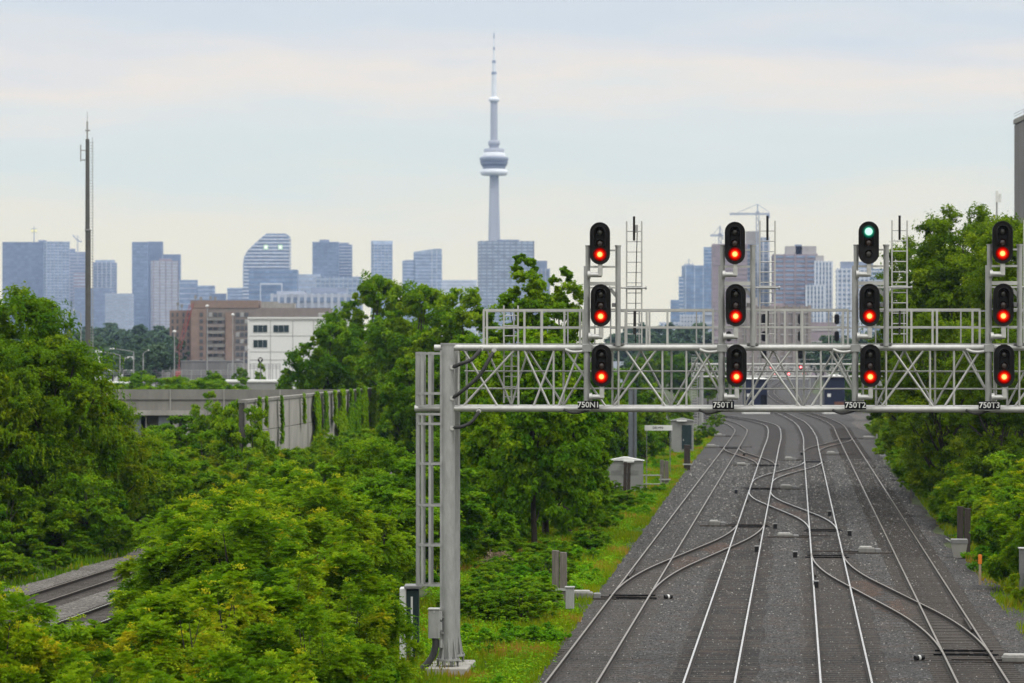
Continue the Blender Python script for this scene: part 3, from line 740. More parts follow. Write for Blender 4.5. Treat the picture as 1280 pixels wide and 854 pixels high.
# thicket between the siding and the signal gantry
def thicket(n, s0, s1, t0, t1, h0, h1, kinds, label, group, ok=lambda x,y: True, gap=1.9):
    pts = []; tries = 0
    while len(pts) < n and tries < 6000:
        tries += 1
        s = s0+(s1-s0)*random.random(); t = t0+(t1-t0)*random.random()
        if min([abs(s-a)*.6+abs(t-b) for a,b in pts] or [9]) < gap: continue
        w = ST(s,t)
        if not ok(w.x, w.y): continue
        pts.append((s,t))
        put(random.choice(kinds), (w.x,w.y,-.12), h0+(h1-h0)*random.random(), label, group, 1.0+.25*random.random())
thicket(26,112,240,-21.5,-15.5,3.4,5.2,['bush','sumac','bush'],'green shrub in the dense thicket between the siding and the main tracks','thicket between the siding and the main tracks',gap=2.6)
thicket(30,175,300,-36.0,-32.4,2.4,4.0,['bush','sumac'],'low green shrub growing along the foot of the panelled concrete wall','shrubs along the concrete wall',gap=2.0)
thicket(18,176,275,-48,-38.5,3.4,5.0,['bush','bush','sumac'],'green shrub in the thicket below the concrete overpass','thicket below the overpass',gap=2.8)
putpx('bush', 262, 487, 262, 'taller leafy tree in front of the concrete overpass', wide=.6)
putpx('bush', 306, 505, 222, 'leafy bush hiding the near corner of the panelled wall', None, .7)
putpx('bush', 284, 498, 236, 'leafy tree left of the near end of the panelled wall', None, .6)
putpx('bush', 300, 500, 258, 'leafy bush beside the start of the panelled wall', wide=.6)
putpx('bush', 188, 560, 190, 'bush below the left end of the overpass', wide=1)
putpx('bush', 240, 575, 185, 'bush in front of the overpass pillars', wide=1)
putpx('round', 495, 505, 290, 'grey green bush at the far end of the panelled wall', wide=.7)
# centre: maples and poplars behind the gantry
for px, yt, d, w, lab in [
    (410,398,318,.9,'leftmost maple of the big group behind the concrete wall'),
    (468,336,330,.8,'tallest maple with a raised top behind the concrete wall'),
    (525,348,300,.85,'maple in the middle of the big group behind the gantry post'),
    (578,356,270,.85,'maple with yellowish top left of the round tower'),
    (446,428,322,.8,'lower maple in front of the big group by the wall'),
    (520,440,235,.8,'maple just left of the gantry post, behind the ladder cage'),
    (585,415,215,.9,'maple right behind the top of the gantry post'),
    (622,440,200,.9,'maple behind the left truss bay of the gantry')]:
    putpx('maple', px, yt, d, lab, 'maples behind the concrete wall', w)
for px, yt, d, w, lab in [(656,316,182,.95,'tall narrow poplar rising in front of the grey apartment slab'),(706,332,190,.85,'second poplar with a ragged top left of the first signal mast'),
                          (682,395,176,1.05,'lower poplar between the two tall poplars')]:
    putpx('poplar', px, yt, d, lab, 'poplars behind the gantry', w)
putpx('aspen', 668, 405, 165, 'round bright aspen under the gantry, left of the timber posts', 'aspens under the gantry', .78)
putpx('aspen', 712, 425, 175, 'bright leafy aspen below the 750N1 plate', 'aspens under the gantry', .75)
putpx('aspen', 622, 430, 172, 'aspen right of the gantry post rising behind the first truss bay', 'aspens under the gantry', .75)
putpx('aspen', 590, 505, 185, 'aspen half hidden behind the gantry post', 'aspens under the gantry', 1.0)
for px, yt, d, w, lab in [(772,458,262,.75,'dark maple behind the blue steel column'),(815,478,300,.7,'maple behind the white name board'),(745,440,250,.8,'dark maple behind the first signal mast'),
                          (850,488,370,.7,'maple beyond the green cabinet'),(700,470,230,.8,'maple behind the bright poplar, below the truss')]:
    putpx('maple', px, yt, d, lab, 'maples left of the tracks', w)
g = 'bushes left of the far tracks'
for px, yt, d, lab in [(884,528,372,'bright bush at the grass edge where the left tracks curve away'),(868,535,340,'bright bush beside the green cabinet'),(830,505,330,'bush behind the green cabinet'),
                       (895,515,430,'bush right of the far gantry leg'),(780,520,300,'bush behind the silver cabinet, left'),(805,530,290,'bush behind the white name board')]:
    putpx('bush', px, yt, d, lab, g, 1.0)
# right side: bushes along the ballast and the tall locust trees
i = 0
clear_right = lambda x, y: not ((y < 168 or y > 330) and (x-.0834*y) < 9.9) and not (118 < y < 146 and (x-.0834*y) < 11.2)
thicket(46,126,400,8.7,10.4,2.6,3.9,['sumac','bush','sumac'],'bright green shrub on the edge of the ballast along the right side','shrubs along the right ballast edge',clear_right,gap=2.0)
thicket(36,125,400,10.8,14,3.8,5.4,['sumac','bush'],'taller green shrub in the second row of the thicket right of the tracks','second row of the right thicket',gap=2.6)
thicket(34,150,390,15,23,5.0,7.0,['bush','sumac'],'tall green shrub deep in the thicket below the locust trees','back of the right thicket',gap=3.0)
putpx('bush', 1118, 520, 385, 'round bright bush at the far end of the right thicket', None, 1.3)
putpx('bush', 1105, 535, 360, 'low bush at the far right end of the ballast by the gantry leg', None, 1.0)
putpx('sumac', 1280, 640, 136, 'bright shrub at the right edge behind the grey post top', None, .9)
putpx('sumac', 1292, 700, 128, 'low bright shrub at the right edge beyond the orange tipped stake', None, 1.0)
for px, yt, d, w, lab in [(1215,250,215,1.0,'tall locust tree at right, highest crown beside the concrete tower'),(1160,290,232,.95,'locust tree right of the green signal'),(1192,300,225,.95,'locust tree between the two tallest locusts'),
                          (1275,268,200,.95,'locust tree below the concrete tower at the right edge'),(1180,385,195,.9,'lower locust behind the right truss bays'),
                          (1245,395,185,.9,'lower locust behind the rightmost signals'),(1330,260,210,1,'locust tree just beyond the right edge')]:
    putpx('locust', px, yt, d, lab, 'locust trees on the right', w)
for px, yt, d, lab in [(1128,420,420,'dark tree left of the locusts behind the far gantry'),(1090,440,470,'dark tree behind the right navy cabin'),(1068,452,560,'tree beyond the right navy cabin'),
                       (1150,440,330,'dark tree under the locust crowns')]:
    putpx('maple', px, yt, d, lab, 'dark trees right of the far tracks', .8)
# trees along the far tracks
for px, yt, d, lab in [(915,455,640,'tree behind the left navy cabin'),(885,448,600,'tree left of the far signals'),(850,440,640,'tree at the left of the far railway cutting'),(1040,462,760,'tree right of the farthest signals'),
                       (818,430,700,'pale tree left of the far gantry'),(795,445,600,'tree behind the second gantry ladder')]:
    putpx('maple', px, yt, d, lab, 'trees beside the far tracks', .9)
for px, yt, d in [(-60,400,260),(-120,395,250),(-30,410,330),(-90,420,380),(-170,400,300),(20,425,420),(60,438,460),(-150,415,450),(-220,400,380)]:
    putpx('maple', px, yt, d, 'maple growing behind the weeping trees at the far left', 'maples behind the weeping trees', 1.1)
# yard trees on the left, above the overpass
for px, yt, d, w, lab in [(178,462,430,.8,'leafy tree in the yard just right of the lattice mast'),(222,468,440,.8,'second yard tree above the overpass parapet'),(262,462,450,.7,'third yard tree above the overpass parapet'),
                          (240,474,420,.8,'low dark yard tree between the others'),(300,458,620,.7,'yard tree left of the white building')]:
    putpx('maple', px, yt, d, lab, 'trees in the yard', w)
putpx('spruce', 325, 452, 560, 'conical young tree in front of the white building', None, .8)
putpx('bush', 368, 470, 480, 'grey green bush at the foot of the white building', None, 1.0)
for k_, (px, yt, d) in enumerate([(160,470,400),(185,466,410),(205,471,395),(232,470,400),(248,474,390),(268,466,405),(285,470,420),(140,476,400)]):
    putpx('bush', px, yt, d, 'bright bush just above the overpass parapet', 'bushes above the overpass parapet', 1.15)
# far woods
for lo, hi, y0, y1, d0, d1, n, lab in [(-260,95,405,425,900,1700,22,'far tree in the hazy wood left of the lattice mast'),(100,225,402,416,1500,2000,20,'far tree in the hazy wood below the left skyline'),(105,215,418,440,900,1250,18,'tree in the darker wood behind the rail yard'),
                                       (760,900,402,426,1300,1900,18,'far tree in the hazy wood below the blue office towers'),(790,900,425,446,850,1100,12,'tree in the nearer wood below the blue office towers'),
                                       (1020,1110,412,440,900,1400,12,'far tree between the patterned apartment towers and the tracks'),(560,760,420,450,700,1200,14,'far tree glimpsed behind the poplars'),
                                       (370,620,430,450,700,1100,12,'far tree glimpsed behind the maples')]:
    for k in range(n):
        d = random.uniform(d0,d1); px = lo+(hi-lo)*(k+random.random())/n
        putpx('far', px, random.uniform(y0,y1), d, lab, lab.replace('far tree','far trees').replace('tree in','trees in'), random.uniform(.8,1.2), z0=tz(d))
# weeds and dry shrub on the bank
g = 'weed clumps on the grass bank'
k = 0
for px, py, h in [(640,740,1.1),(665,752,1.2),(690,748,.9),(620,775,1.0),(655,775,1.1),(610,745,.8),(735,690,.8),(748,660,.9),(715,720,.8),(640,800,.6),(600,810,.7),(762,650,.8),(590,760,.9),(770,640,.7),(700,700,.9),(680,715,.9),(630,722,.9)]:
    put('weed', G(px,py,-.1), h, 'dark leafy weed clump on the bright grass bank right of the gantry post', g, 1.3)
for q in range(46):
    s = random.uniform(95,330); e = float(np.interp(s,[97,134,183,268,340],[-7.7,-8.0,-8.4,-9.1,-9.4])); w_ = ST(s, e-random.random()**1.6*4.5-.3, -.1)
    put('weed', w_, random.uniform(.35,.8), 'small leafy weed tuft scattered along the grass bank left of the ballast', 'weed tufts along the left bank', 1.2)
for q in range(26):
    s = random.uniform(118,360); e = float(np.interp(s,[100,420],[7.6,8.8])); w_ = ST(s, e+random.random()*.8, -.1)
    if 125 < s < 144: continue
    put('weed', w_, random.uniform(.5,1.0), 'small leafy weed tuft at the right edge of the ballast', 'weed tufts along the right edge', 1.2)
put('dead', G(622,716,-.1), 1.0, 'brown dry shrub on the bank below the bright poplar', None, 1.1)

def ground_cover():
    n = 9500
    s = 93*np.exp(RNG.random(n)*math.log(360/93.)); e = np.interp(s,[97,134,183,268,340],[-7.75,-8.1,-8.5,-9.1,-9.4])
    t = e+.15-(RNG.random(n)**1.2)*7
    keep = (np.sin(s*.33+t*.9)+np.sin(s*.11-t*1.7+2)+RNG.normal(0,.7,n)) > -.1
    s, t = s[keep], t[keep]; n = len(s)
    x = s*SA+t*CA; y = s*CA-t*SA
    r = (.14+.42*RNG.random(n)**2); per = 24; i = np.repeat(np.arange(n), per)
    d = rdir(len(i)); d[:,2] = np.abs(d[:,2])
    C = np.stack([x[i],y[i],np.full(len(i),-.12)],1)+d*(r[i]*(.3+.7*RNG.random(len(i))))[:,None]*np.array([1,1,1.25])
    Nn = unit(d*.5+UP*.6+rdir(len(i))*.6)
    q = leaf_quads(C, Nn, unit(d+rdir(len(i))*.5), .10+.07*RNG.random(len(i)), .06)
    tint = np.clip(.62+RNG.normal(0,.2,n),0,1)[i]+RNG.normal(0,.08,len(i))
    tag(mesh_np('ground_cover', q, 4, fol['weed'], tint=tint), 'low leafy weeds covering the bank between the gantry post and the ballast', 'ground cover', kind='stuff')
ground_cover()
for q in range(34):
    s = random.uniform(100,230); e = float(np.interp(s,[97,134,183,268,340],[-7.7,-8.0,-8.4,-9.1,-9.4])); w_ = ST(s, e-1.4-random.random()*4.5, -.12)
    if (w_.x/w_.y*F+640) < 575: continue
    put('bush', w_, random.uniform(.7,1.5), 'low round bush growing on the weedy bank between the gantry post and the ballast', 'low bushes on the weedy bank', 1.5)
# grass: uncountable blades
def grass():
    zones = []
    def pts(n, s0, s1, lo, hi, bias=1.5):
        s = s0*np.exp(RNG.random(n)**bias*math.log(s1/s0)); lo_ = np.interp(s,*lo); hi_ = np.interp(s,*hi)
        t = hi_-(hi_-lo_)*RNG.random(n)**1.15
        return s*SA+t*CA, s*CA-t*SA
    edge_t = [(97,-7.6),(134,-7.95),(183,-8.3),(268,-9.0),(340,-9.3),(440,-9.3)]
    ax = ([a for a,_ in edge_t],[b for _,b in edge_t])
    z1 = pts(70000, 93, 400, ([90,160,230,400],[-13.5,-15,-14,-16]), (ax[0],[b+.15 for b in ax[1]]), 1.0)
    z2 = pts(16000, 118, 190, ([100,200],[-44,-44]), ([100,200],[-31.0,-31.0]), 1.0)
    z3 = pts(16000, 100, 360, ([100,420],[7.4,8.6]), ([100,420],[10.5,11]), 1.0)
    z4 = pts(9000, 100, 200, ([100,200],[-22.2,-22.2]), ([100,200],[-15,-15]), 1.0)
    z5 = pts(9000, 93, 400, (ax[0],[b-.6 for b in ax[1]]), (ax[0],[b+.22 for b in ax[1]]), 1.0)
    zs = (z1,z2,z3,z4,z5)
    x = np.concatenate([z[0] for z in zs]); y = np.concatenate([z[1] for z in zs])
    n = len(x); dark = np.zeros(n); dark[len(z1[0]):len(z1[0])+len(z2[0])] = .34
    patch = np.sin(x*1.7+y*.31)*.5+np.sin(x*.6-y*.53+1.3)*.5
    h = (.10+.26*RNG.random(n))*(1+.55*patch); w = .022+.03*RNG.random(n)
    w *= np.clip(y/130,1,2.2)
    a = RNG.random(n)*6.283; lean = .25*RNG.normal(size=(2,n))
    V = np.empty((n,3,3))
    V[:,0] = np.stack([x-np.cos(a)*w,y-np.sin(a)*w,np.full(n,-.13)],1); V[:,1] = np.stack([x+np.cos(a)*w,y+np.sin(a)*w,np.full(n,-.13)],1)
    V[:,2] = np.stack([x+lean[0]*h,y+lean[1]*h,h-.1],1)
    dry = np.maximum(0,np.sin(x*1.1-y*.23+.7)+np.sin(y*.9+x*.4)-.9)
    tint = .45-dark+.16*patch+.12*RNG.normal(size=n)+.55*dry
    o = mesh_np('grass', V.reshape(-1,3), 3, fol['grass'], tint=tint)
    tag(o, 'bright green grass growing on the banks beside the ballast', 'grass', kind='stuff')
grass()
# ------------------------------------------------------------------ main signal gantry
GX0, GY0 = px_x(560, 101.0), 101.0
def lx(px): k = (px-640)/F; return (k*GY0-GX0)/(CA+k*SA)
def lz(py, x=4.0): return CH-(py-HY)/F*(GY0-x*SA)
gan = thing('signal_gantry', 'long grey steel truss gantry carrying lit signals across all the near tracks', 'signal gantry', (GX0, GY0, -.1), -A)
def gpart(name, b, m): 
    b.v = [(x,y,z+.1) for x,y,z in b.v]; return b.build(name, m, gan)
XE = lx(1412); DP = 1.55
ZT, ZB = lz(434.8), lz(511)
def post(x, y, name='post', mirror=1):
    b = MB(); b.tube([(x,y,.32),(x,y,lz(431))], .205, 24); b.tube([(x,y,lz(431)),(x,y,lz(431)+.05)], .225, 24)
    b.tube([(x,y,.30),(x,y,.36)], .35, 24)
    o = gpart(name, b, M['galv'])
    for k in range(8):
        a = k*math.pi/4+.2; g = MB(); c, s = math.cos(a), math.sin(a)
        q = [(.2,.36),(.305,.36),(.2,1.0)]; t = .012
        vs = [(x+r*c-t*sg*s, y+r*s+t*sg*c, z+.1) for sg in (-1,1) for r,z in q]
        g.add(vs, [(0,2,1),(3,4,5),(0,1,4,3),(1,2,5,4),(2,0,3,5)])
        gg = g.build('gusset', M['galv'], gan); gg.parent = o
    f = MB(); f.bbox(x-.62,x+.62,y-.62,y+.62,-.4,.13,.03); fo = f.build('footing', M['concrete_pale'], gan); fo.location = (0,0,.1)
    bm = MB()
    for k in range(8):
        a = k*math.pi/4+.6; bm.tube([(x+.315*math.cos(a),y+.315*math.sin(a),.12),(x+.315*math.cos(a),y+.315*math.sin(a),.42)], .022, 6)
    bm.v = [(p,q,r+.1) for p,q,r in bm.v]; bo = bm.build('anchor_bolts', M['galv_dark'], gan); bo.parent = o
    return o
for x in (0, lx(1400)):
    post(x, 0); post(x, DP)
def rod(a, c, r, name, m='alu', n=8):
    b = MB(); b.tube([a, c], r, n); return gpart(name, b, M[m])
for y in (0, DP):
    rod((lx(543),y,ZT),(XE,y,ZT), .092, 'top_chord', n=14)
    rod((lx(518.5),y,ZB),(XE,y,ZB), .095, 'bottom_chord', n=14)
zt_, zb_ = ZT-.07, ZB+.07
def brace(p0, up0, p1, up1, y, r=.034):
    rod((lx(p0),y,zt_ if up0 else zb_),(lx(p1),y,zt_ if up1 else zb_), r, 'brace', n=8)
def strut(p, y, r=.032): rod((lx(p),y,zt_),(lx(p),y,zb_), r, 'strut', n=8)
for a, c in ((580,622),(655,687),(707,757)): brace(a,1,c,0,0)
for a, c in ((643,579),(693,667),(724,698)): brace(a,1,c,0,0)
for p in (573,648,692): strut(p, 0)
for m_ in (752, 920, 1086.5, 1253):
    brace(m_+30,1,m_+80,0,0); brace(m_+68,1,m_+15,0,0); brace(m_+139,1,m_+94,0,0); brace(m_+117,1,m_+158,0,0)
    strut(m_+21,0); strut(m_+76,0); strut(m_+106,0)
    if m_ > 760: strut(m_-8,0,.03)
    # rear plane
    for a, c in ((46,10),(46,84),(124,84),(124,160)): brace(m_+a,1,m_+c,0,DP,.03)
    for p in (10,85,160): strut(m_+p,DP,.03)
for a, c in ((603,634),(655,634),(655,700),(742,700)): brace(a,1,c,0,DP,.03)
for p in (577,634,700): strut(p,DP,.03)
for m_ in range(6):    # cross ties between the two planes
    x = lx(575+m_*150)
    rod((x,0,ZT),(x,DP,ZT),.03,'strut'); rod((x,0,ZB),(x,DP,ZB),.03,'strut')
for z in (lz(464.5), lz(486.5)): rod((lx(575),DP-.12,z),(XE-.2,DP-.12,z), .024, 'guard_rail')
b = MB(); b.box(lx(575),XE-.2,.25,DP-.25,ZB-.10,ZB-.06); gpart('walkway_grating', b, M['galv_dark'])
b = MB(); b.box(lx(575),XE-.2,.25,DP-.25,ZT+.10,ZT+.13); gpart('upper_walkway', b, M['galv'])
# railings on the upper walkway
def railing(p0, p1, posts, y=.18):
    b = MB(); zt2 = lz(387.5); zm = lz(409)
    b.beam((lx(p0),y,zt2),(lx(p1),y,zt2),.06,.06,mi=0); b.beam((lx(p0),y+.004,zm),(lx(p1),y+.004,zm),.04,.045)
    for p in posts: b.beam((lx(p),y-.006,ZT+.06),(lx(p),y-.006,zt2-.032),.06,.06,up=(0,1,0))
    gpart('railing', b, M['alu'])
railing(603,729,(604,608,655,677,705,724.5,728.5))
railing(768,892,(781.5,808,811.5,834,879.5,891))
railing(938,1061,(944,958,981,1003,1054,1060))
railing(1104,1226,(1108,1139.5,1166,1171.5,1216,1225))
railing(1270,1400,(1275,1306,1330,1380))
# rear railing of the upper walkway
for p0, p1 in ((603,740),(760,905),(930,1072),(1096,1240),(1264,1400)):
    b = MB(); y = DP-.1
    b.beam((lx(p0),y,lz(388.5)),(lx(p1),y,lz(388.5)),.045,.045); b.beam((lx(p0),y+.004,lz(410)),(lx(p1),y+.004,lz(410)),.035,.035)
    for k in range(5):
        p = p0+(p1-p0)*k/4; b.beam((lx(p),y-.006,ZT+.06),(lx(p),y-.006,lz(389)),.04,.04,up=(0,1,0))
    gpart('railing', b, M['galv'])
def ladder(pa, pb, y, z0, z1, r=.022, step=.305):
    b = MB(); xa, xb = lx(pa), lx(pb)
    for x in (xa, xb): b.beam((x,y,z0),(x,y,z1),.045,.045,up=(0,1,0))
    n = int((z1-z0-.15)/step)
    for k in range(n+1):
        z = z1-.3-k*step
        if z > z0: b.tube([(xa+.02,y,z),(xb-.02,y,z)], r*.75, 6, cap=False)
    return gpart('ladder', b, M['alu'])
ladder(624,642,DP+.05,lz(505),lz(381))
# signal masts
MASTS = [(752,'750N1'),(920,'750T1'),(1086.5,'750T2'),(1253,'750T3')]
YM = -.20
for c, txt in MASTS:
    b = MB(); xl, xr = lx(c-16.5), lx(c+21)
    b.tube([(xl-.03,YM,lz(503)),(xl-.03,YM,lz(333))], .095, 14); b.tube([(xl,YM,lz(333)),(xl,YM,lz(308))], .075, 14); b.tube([(xl,YM,lz(308)),(xl,YM,lz(307))], .09, 14)
    mast = gpart('signal_mast', b, M['galv'])
    def sub(name, bb, m='galv'):
        bb.v = [(x,y,z+.1) for x,y,z in bb.v]; o = bb.build(name, M[m], gan); o.parent = mast; return o
    b = MB(); b.tube([(xr,YM,ZT+.05),(xr,YM,lz(309))], .080, 14); b.tube([(xr,YM,lz(309)),(xr,YM,lz(307))], .095, 14); sub('mast_post', b)
    for py, h in ((313.5,.05),(334,.06),(355,.11),(360,.05),(387,.05),(409,.05)):
        b = MB(); b.beam((xl,YM-.02,lz(py)),(xr,YM-.02,lz(py)),.05,h); sub('cross_bar', b, 'alu')
    b = MB(); b.beam((xr-.02,YM+.02,lz(372)),(xr-.28,YM+.02,lz(359)),.05,.1); sub('knee_brace', b)
    for py in (435, 508):
        b = MB(); b.bbox(xl-.16,xl+.13,YM-.12,.13,lz(py)-.11,lz(py)+.11,.02); sub('mast_clamp', b)
    b = MB(); b.box(xr-.17,xr+.17,-.12,.12,ZT+.09,ZT+.14); sub('post_foot', b, 'galv_dark')
    lz0 = ladder(c+29.5,c+48.5,DP*.55,ZT+.13,lz(275.5))
    lz0.parent = mast
    b = MB(); b.tube([(xr,DP*.3,lz(359.5)),(lx(c+54),DP*.5,lz(359.5))], .026, 8); b.tube([(lx(c+53),DP*.5,lz(359.5)),(lx(c+55),DP*.5,lz(359.5))], .05, 8); sub('outrigger', b)
    b = MB(); b.bbox(lx(c+29),lx(c+49),DP*.5-.05,DP*.5+.03,lz(361.5),lz(357),.01); sub('clamp_plate', b)
    b = MB(); b.tube([(lx(c+39),DP*.5,lz(300)),(lx(c+39),DP*.5,lz(269.5))], .035, 8); sub('antenna', b, 'black')
    if txt in ('750N1',):
        b = MB(); b.bbox(lx(c+40.5),lx(c+44),DP*.48-.06,DP*.48+.06,lz(290),lz(280),.015); sub('junction_box', b)
        b = MB(); b.tube([(lx(c+43),DP*.5,lz(290)),(lx(c+42.4),DP*.5,lz(310)),(lx(c+41.5),DP*.5,lz(345)),(lx(c+41),DP*.5,lz(400)),(lx(c+41),DP*.5,lz(432))], .014, 6); sub('cable', b, 'black')
    b = MB(); b.tube([(lx(c+39.5),DP*.5+.03,lz(388)),(lx(c+39),DP*.5+.03,lz(418))], .03, 8); sub('cable', b, 'rubber')
    b = MB(); b.bbox(xr-.10-.08,xr-.08,YM-.05,YM+.10,lz(384),lz(379),.01); sub('junction_box', b, 'galv_dark')
# conduits sagging along the chords
def sag(pts, r, m='rubber', name='conduit'):
    b = MB(); L = smooth3(pts); b.tube(L, r, 8); return gpart(name, b, M[m])
def smooth3(pts, n=6):
    pts = [Vector(p) for p in pts]; Q = [pts[0]*2-pts[1]]+pts+[pts[-1]*2-pts[-2]]; out = []
    for i in range(1,len(Q)-2):
        p0,p1,p2,p3 = Q[i-1:i+3]
        for k in range(n):
            t = k/n; out.append(.5*((2*p1)+(p2-p0)*t+(2*p0-5*p1+4*p2-p3)*t*t+(3*p1-p0-3*p2+p3)*t*t*t))
    return out+[pts[-1]]
gp = lambda px, py, y: (lx(px), y, lz(py))
sag([gp(567,459,-.15),gp(577,455,-.28),gp(590,450,-.3),gp(600,439,-.2),gp(602,435,-.1)], .058)
sag([gp(567,497.5,-.15),gp(580,488,-.28),gp(600,470,-.3),gp(612,450,-.26),gp(618,437,-.1)], .058)
sag([gp(567,535,-.15),gp(580,533,-.25),gp(591,527,-.25),gp(598,517,-.2),gp(599.5,512,-.1)], .052)
for px, py in ((566,459.5),(566,498),(566,535.5),(602,436),(618,438),(599,514)):
    b = MB(); b.tube([gp(px,py,-.06),gp(px,py,-.2)], .07, 8); gpart('conduit_fitting', b, M['alu'])
for c, t_ in MASTS[1:]:
    sag([gp(c-46,512,-.1),gp(c-36,516,-.16),gp(c-26,515,-.18),gp(c-14,511,-.16)], .04, 'rubber')
sag([gp(705,512,-.1),gp(716,516,-.16),gp(728,515,-.18),gp(738,511,-.16)], .04, 'rubber')
for c, t_ in MASTS:
    sag([gp(c-45,437,-.08),gp(c-36,440,-.15),gp(c-24,439.5,-.18),gp(c-17,436,-.2)], .045, 'alu')
# ladder with safety cage beside the left post
b = MB(); xa, xb = lx(545), lx(552.5); yl = .15
for y in (-.12,.30): b.beam((lx(552),y,lz(815)),(lx(552),y,lz(438)),.07,.03,up=(0,1,0))
for k in range(32): b.tube([(lx(552),-.12,.9+k*.3),(lx(552),.30,.9+k*.3)], .015, 6, cap=False)
for py in (800,700,600,540,470): b.beam((lx(552),.1,lz(py)),(0,.1,lz(py)),.05,.05)
gpart('ladder', b, M['galv'])
def cage(pyt, pyb, hoops, flats, wbar, name='ladder_cage'):
    b = MB(); cx = lx(552); R = lx(552)-lx(521)
    # flat uprights bent round the climber (in plan: a half oval towards the left)
    pts = []
    for k in range(flats):
        a = math.pi*(.10+.80*k/(flats-1)); pts.append((cx-R*math.sin(a)**.7, .09-.36*math.cos(a)))
    for x, y in pts: b.beam((x,y,lz(pyb)),(x,y,lz(pyt)),wbar,.012,up=(0,1,0))
    for py in hoops:
        H = [(cx, .09-.36)]+[(cx-R*math.sin(math.pi*k/12)**.7*1.0-.01, .09-.37*math.cos(math.pi*k/12)) for k in range(1,12)]+[(cx,.09+.36)]
        for p, q in zip(H, H[1:]): b.beam((p[0],p[1],lz(py)),(q[0],q[1],lz(py)),.014,.07)
    gpart(name, b, M['galv'])
cage(440,508,(442,492,508),7,.10)
cage(517,733,(518,530,580,632,682,732),7,.075)
# control box on the post with its flexible conduit
b = MB(); b.bbox(lx(537),lx(551),-.38,-.10,lz(798),lz(762.5),.025); bx = gpart('control_box', b, M['galv'])
b = MB(); b.bbox(lx(536.5),lx(551.3),-.40,-.08,lz(762.3),lz(760.5),.01); b.bbox(lx(543),lx(545.5),-.395,-.37,lz(766),lz(763.5),.004); o = gpart('box_lid', b, M['alu']); o.parent = bx
b = MB(); b.beam((lx(551),-.2,lz(772)),(0,-.1,lz(772)),.05,.05); b.beam((lx(551),-.2,lz(792)),(0,-.1,lz(792)),.05,.05); gpart('box_bracket', b, M['galv_dark'])
b = MB(); b.tube(smooth3([gp(545,797,-.25),gp(545.5,806,-.25),gp(543,818,-.25),gp(537,828,-.28),gp(530,836,-.32),gp(527,842,-.34)]), .10, 10); gpart('conduit', b, M['rubber'])
for px, py in ((551.5,770),(551.5,783),(552,805)):
    b = MB(); b.tube([(lx(px),-.25,lz(py)-.12),(lx(px),-.25,lz(py)+.12)], .06, 10); gpart('conduit_fitting', b, M['galv'])

# number plates
for (c, txt), px in zip(MASTS, (736.5,904.5,1069,1236)):
    x = lx(px); z = lz(506)
    t = thing('number_plate', 'black number plate reading %s in white below its signal mast' % txt, 'number plate', gan.matrix_basis @ Vector((x,-.34,z+.1)) if False else Vector((GX0+x*CA-.34*-SA*-1*-1, GY0-x*SA-.34*CA, z)), -A, 'number plates on the gantry')
    t.location = Vector((GX0+x*CA+(-.34)*SA, GY0-x*SA+(-.34)*CA, z))
    b = MB(); b.bbox(-.315,.315,-.012,.012,-.12,.12,.006); b.build('plate', M['black_matte'], t)
    text_mesh('lettering', txt, .235, M['white_paint'], t, (0,-.016,0), .003, .004)
    b = MB(); b.box(-.05,.05,.014,.12,-.05,.05); b.build('bracket', M['galv_dark'], t)

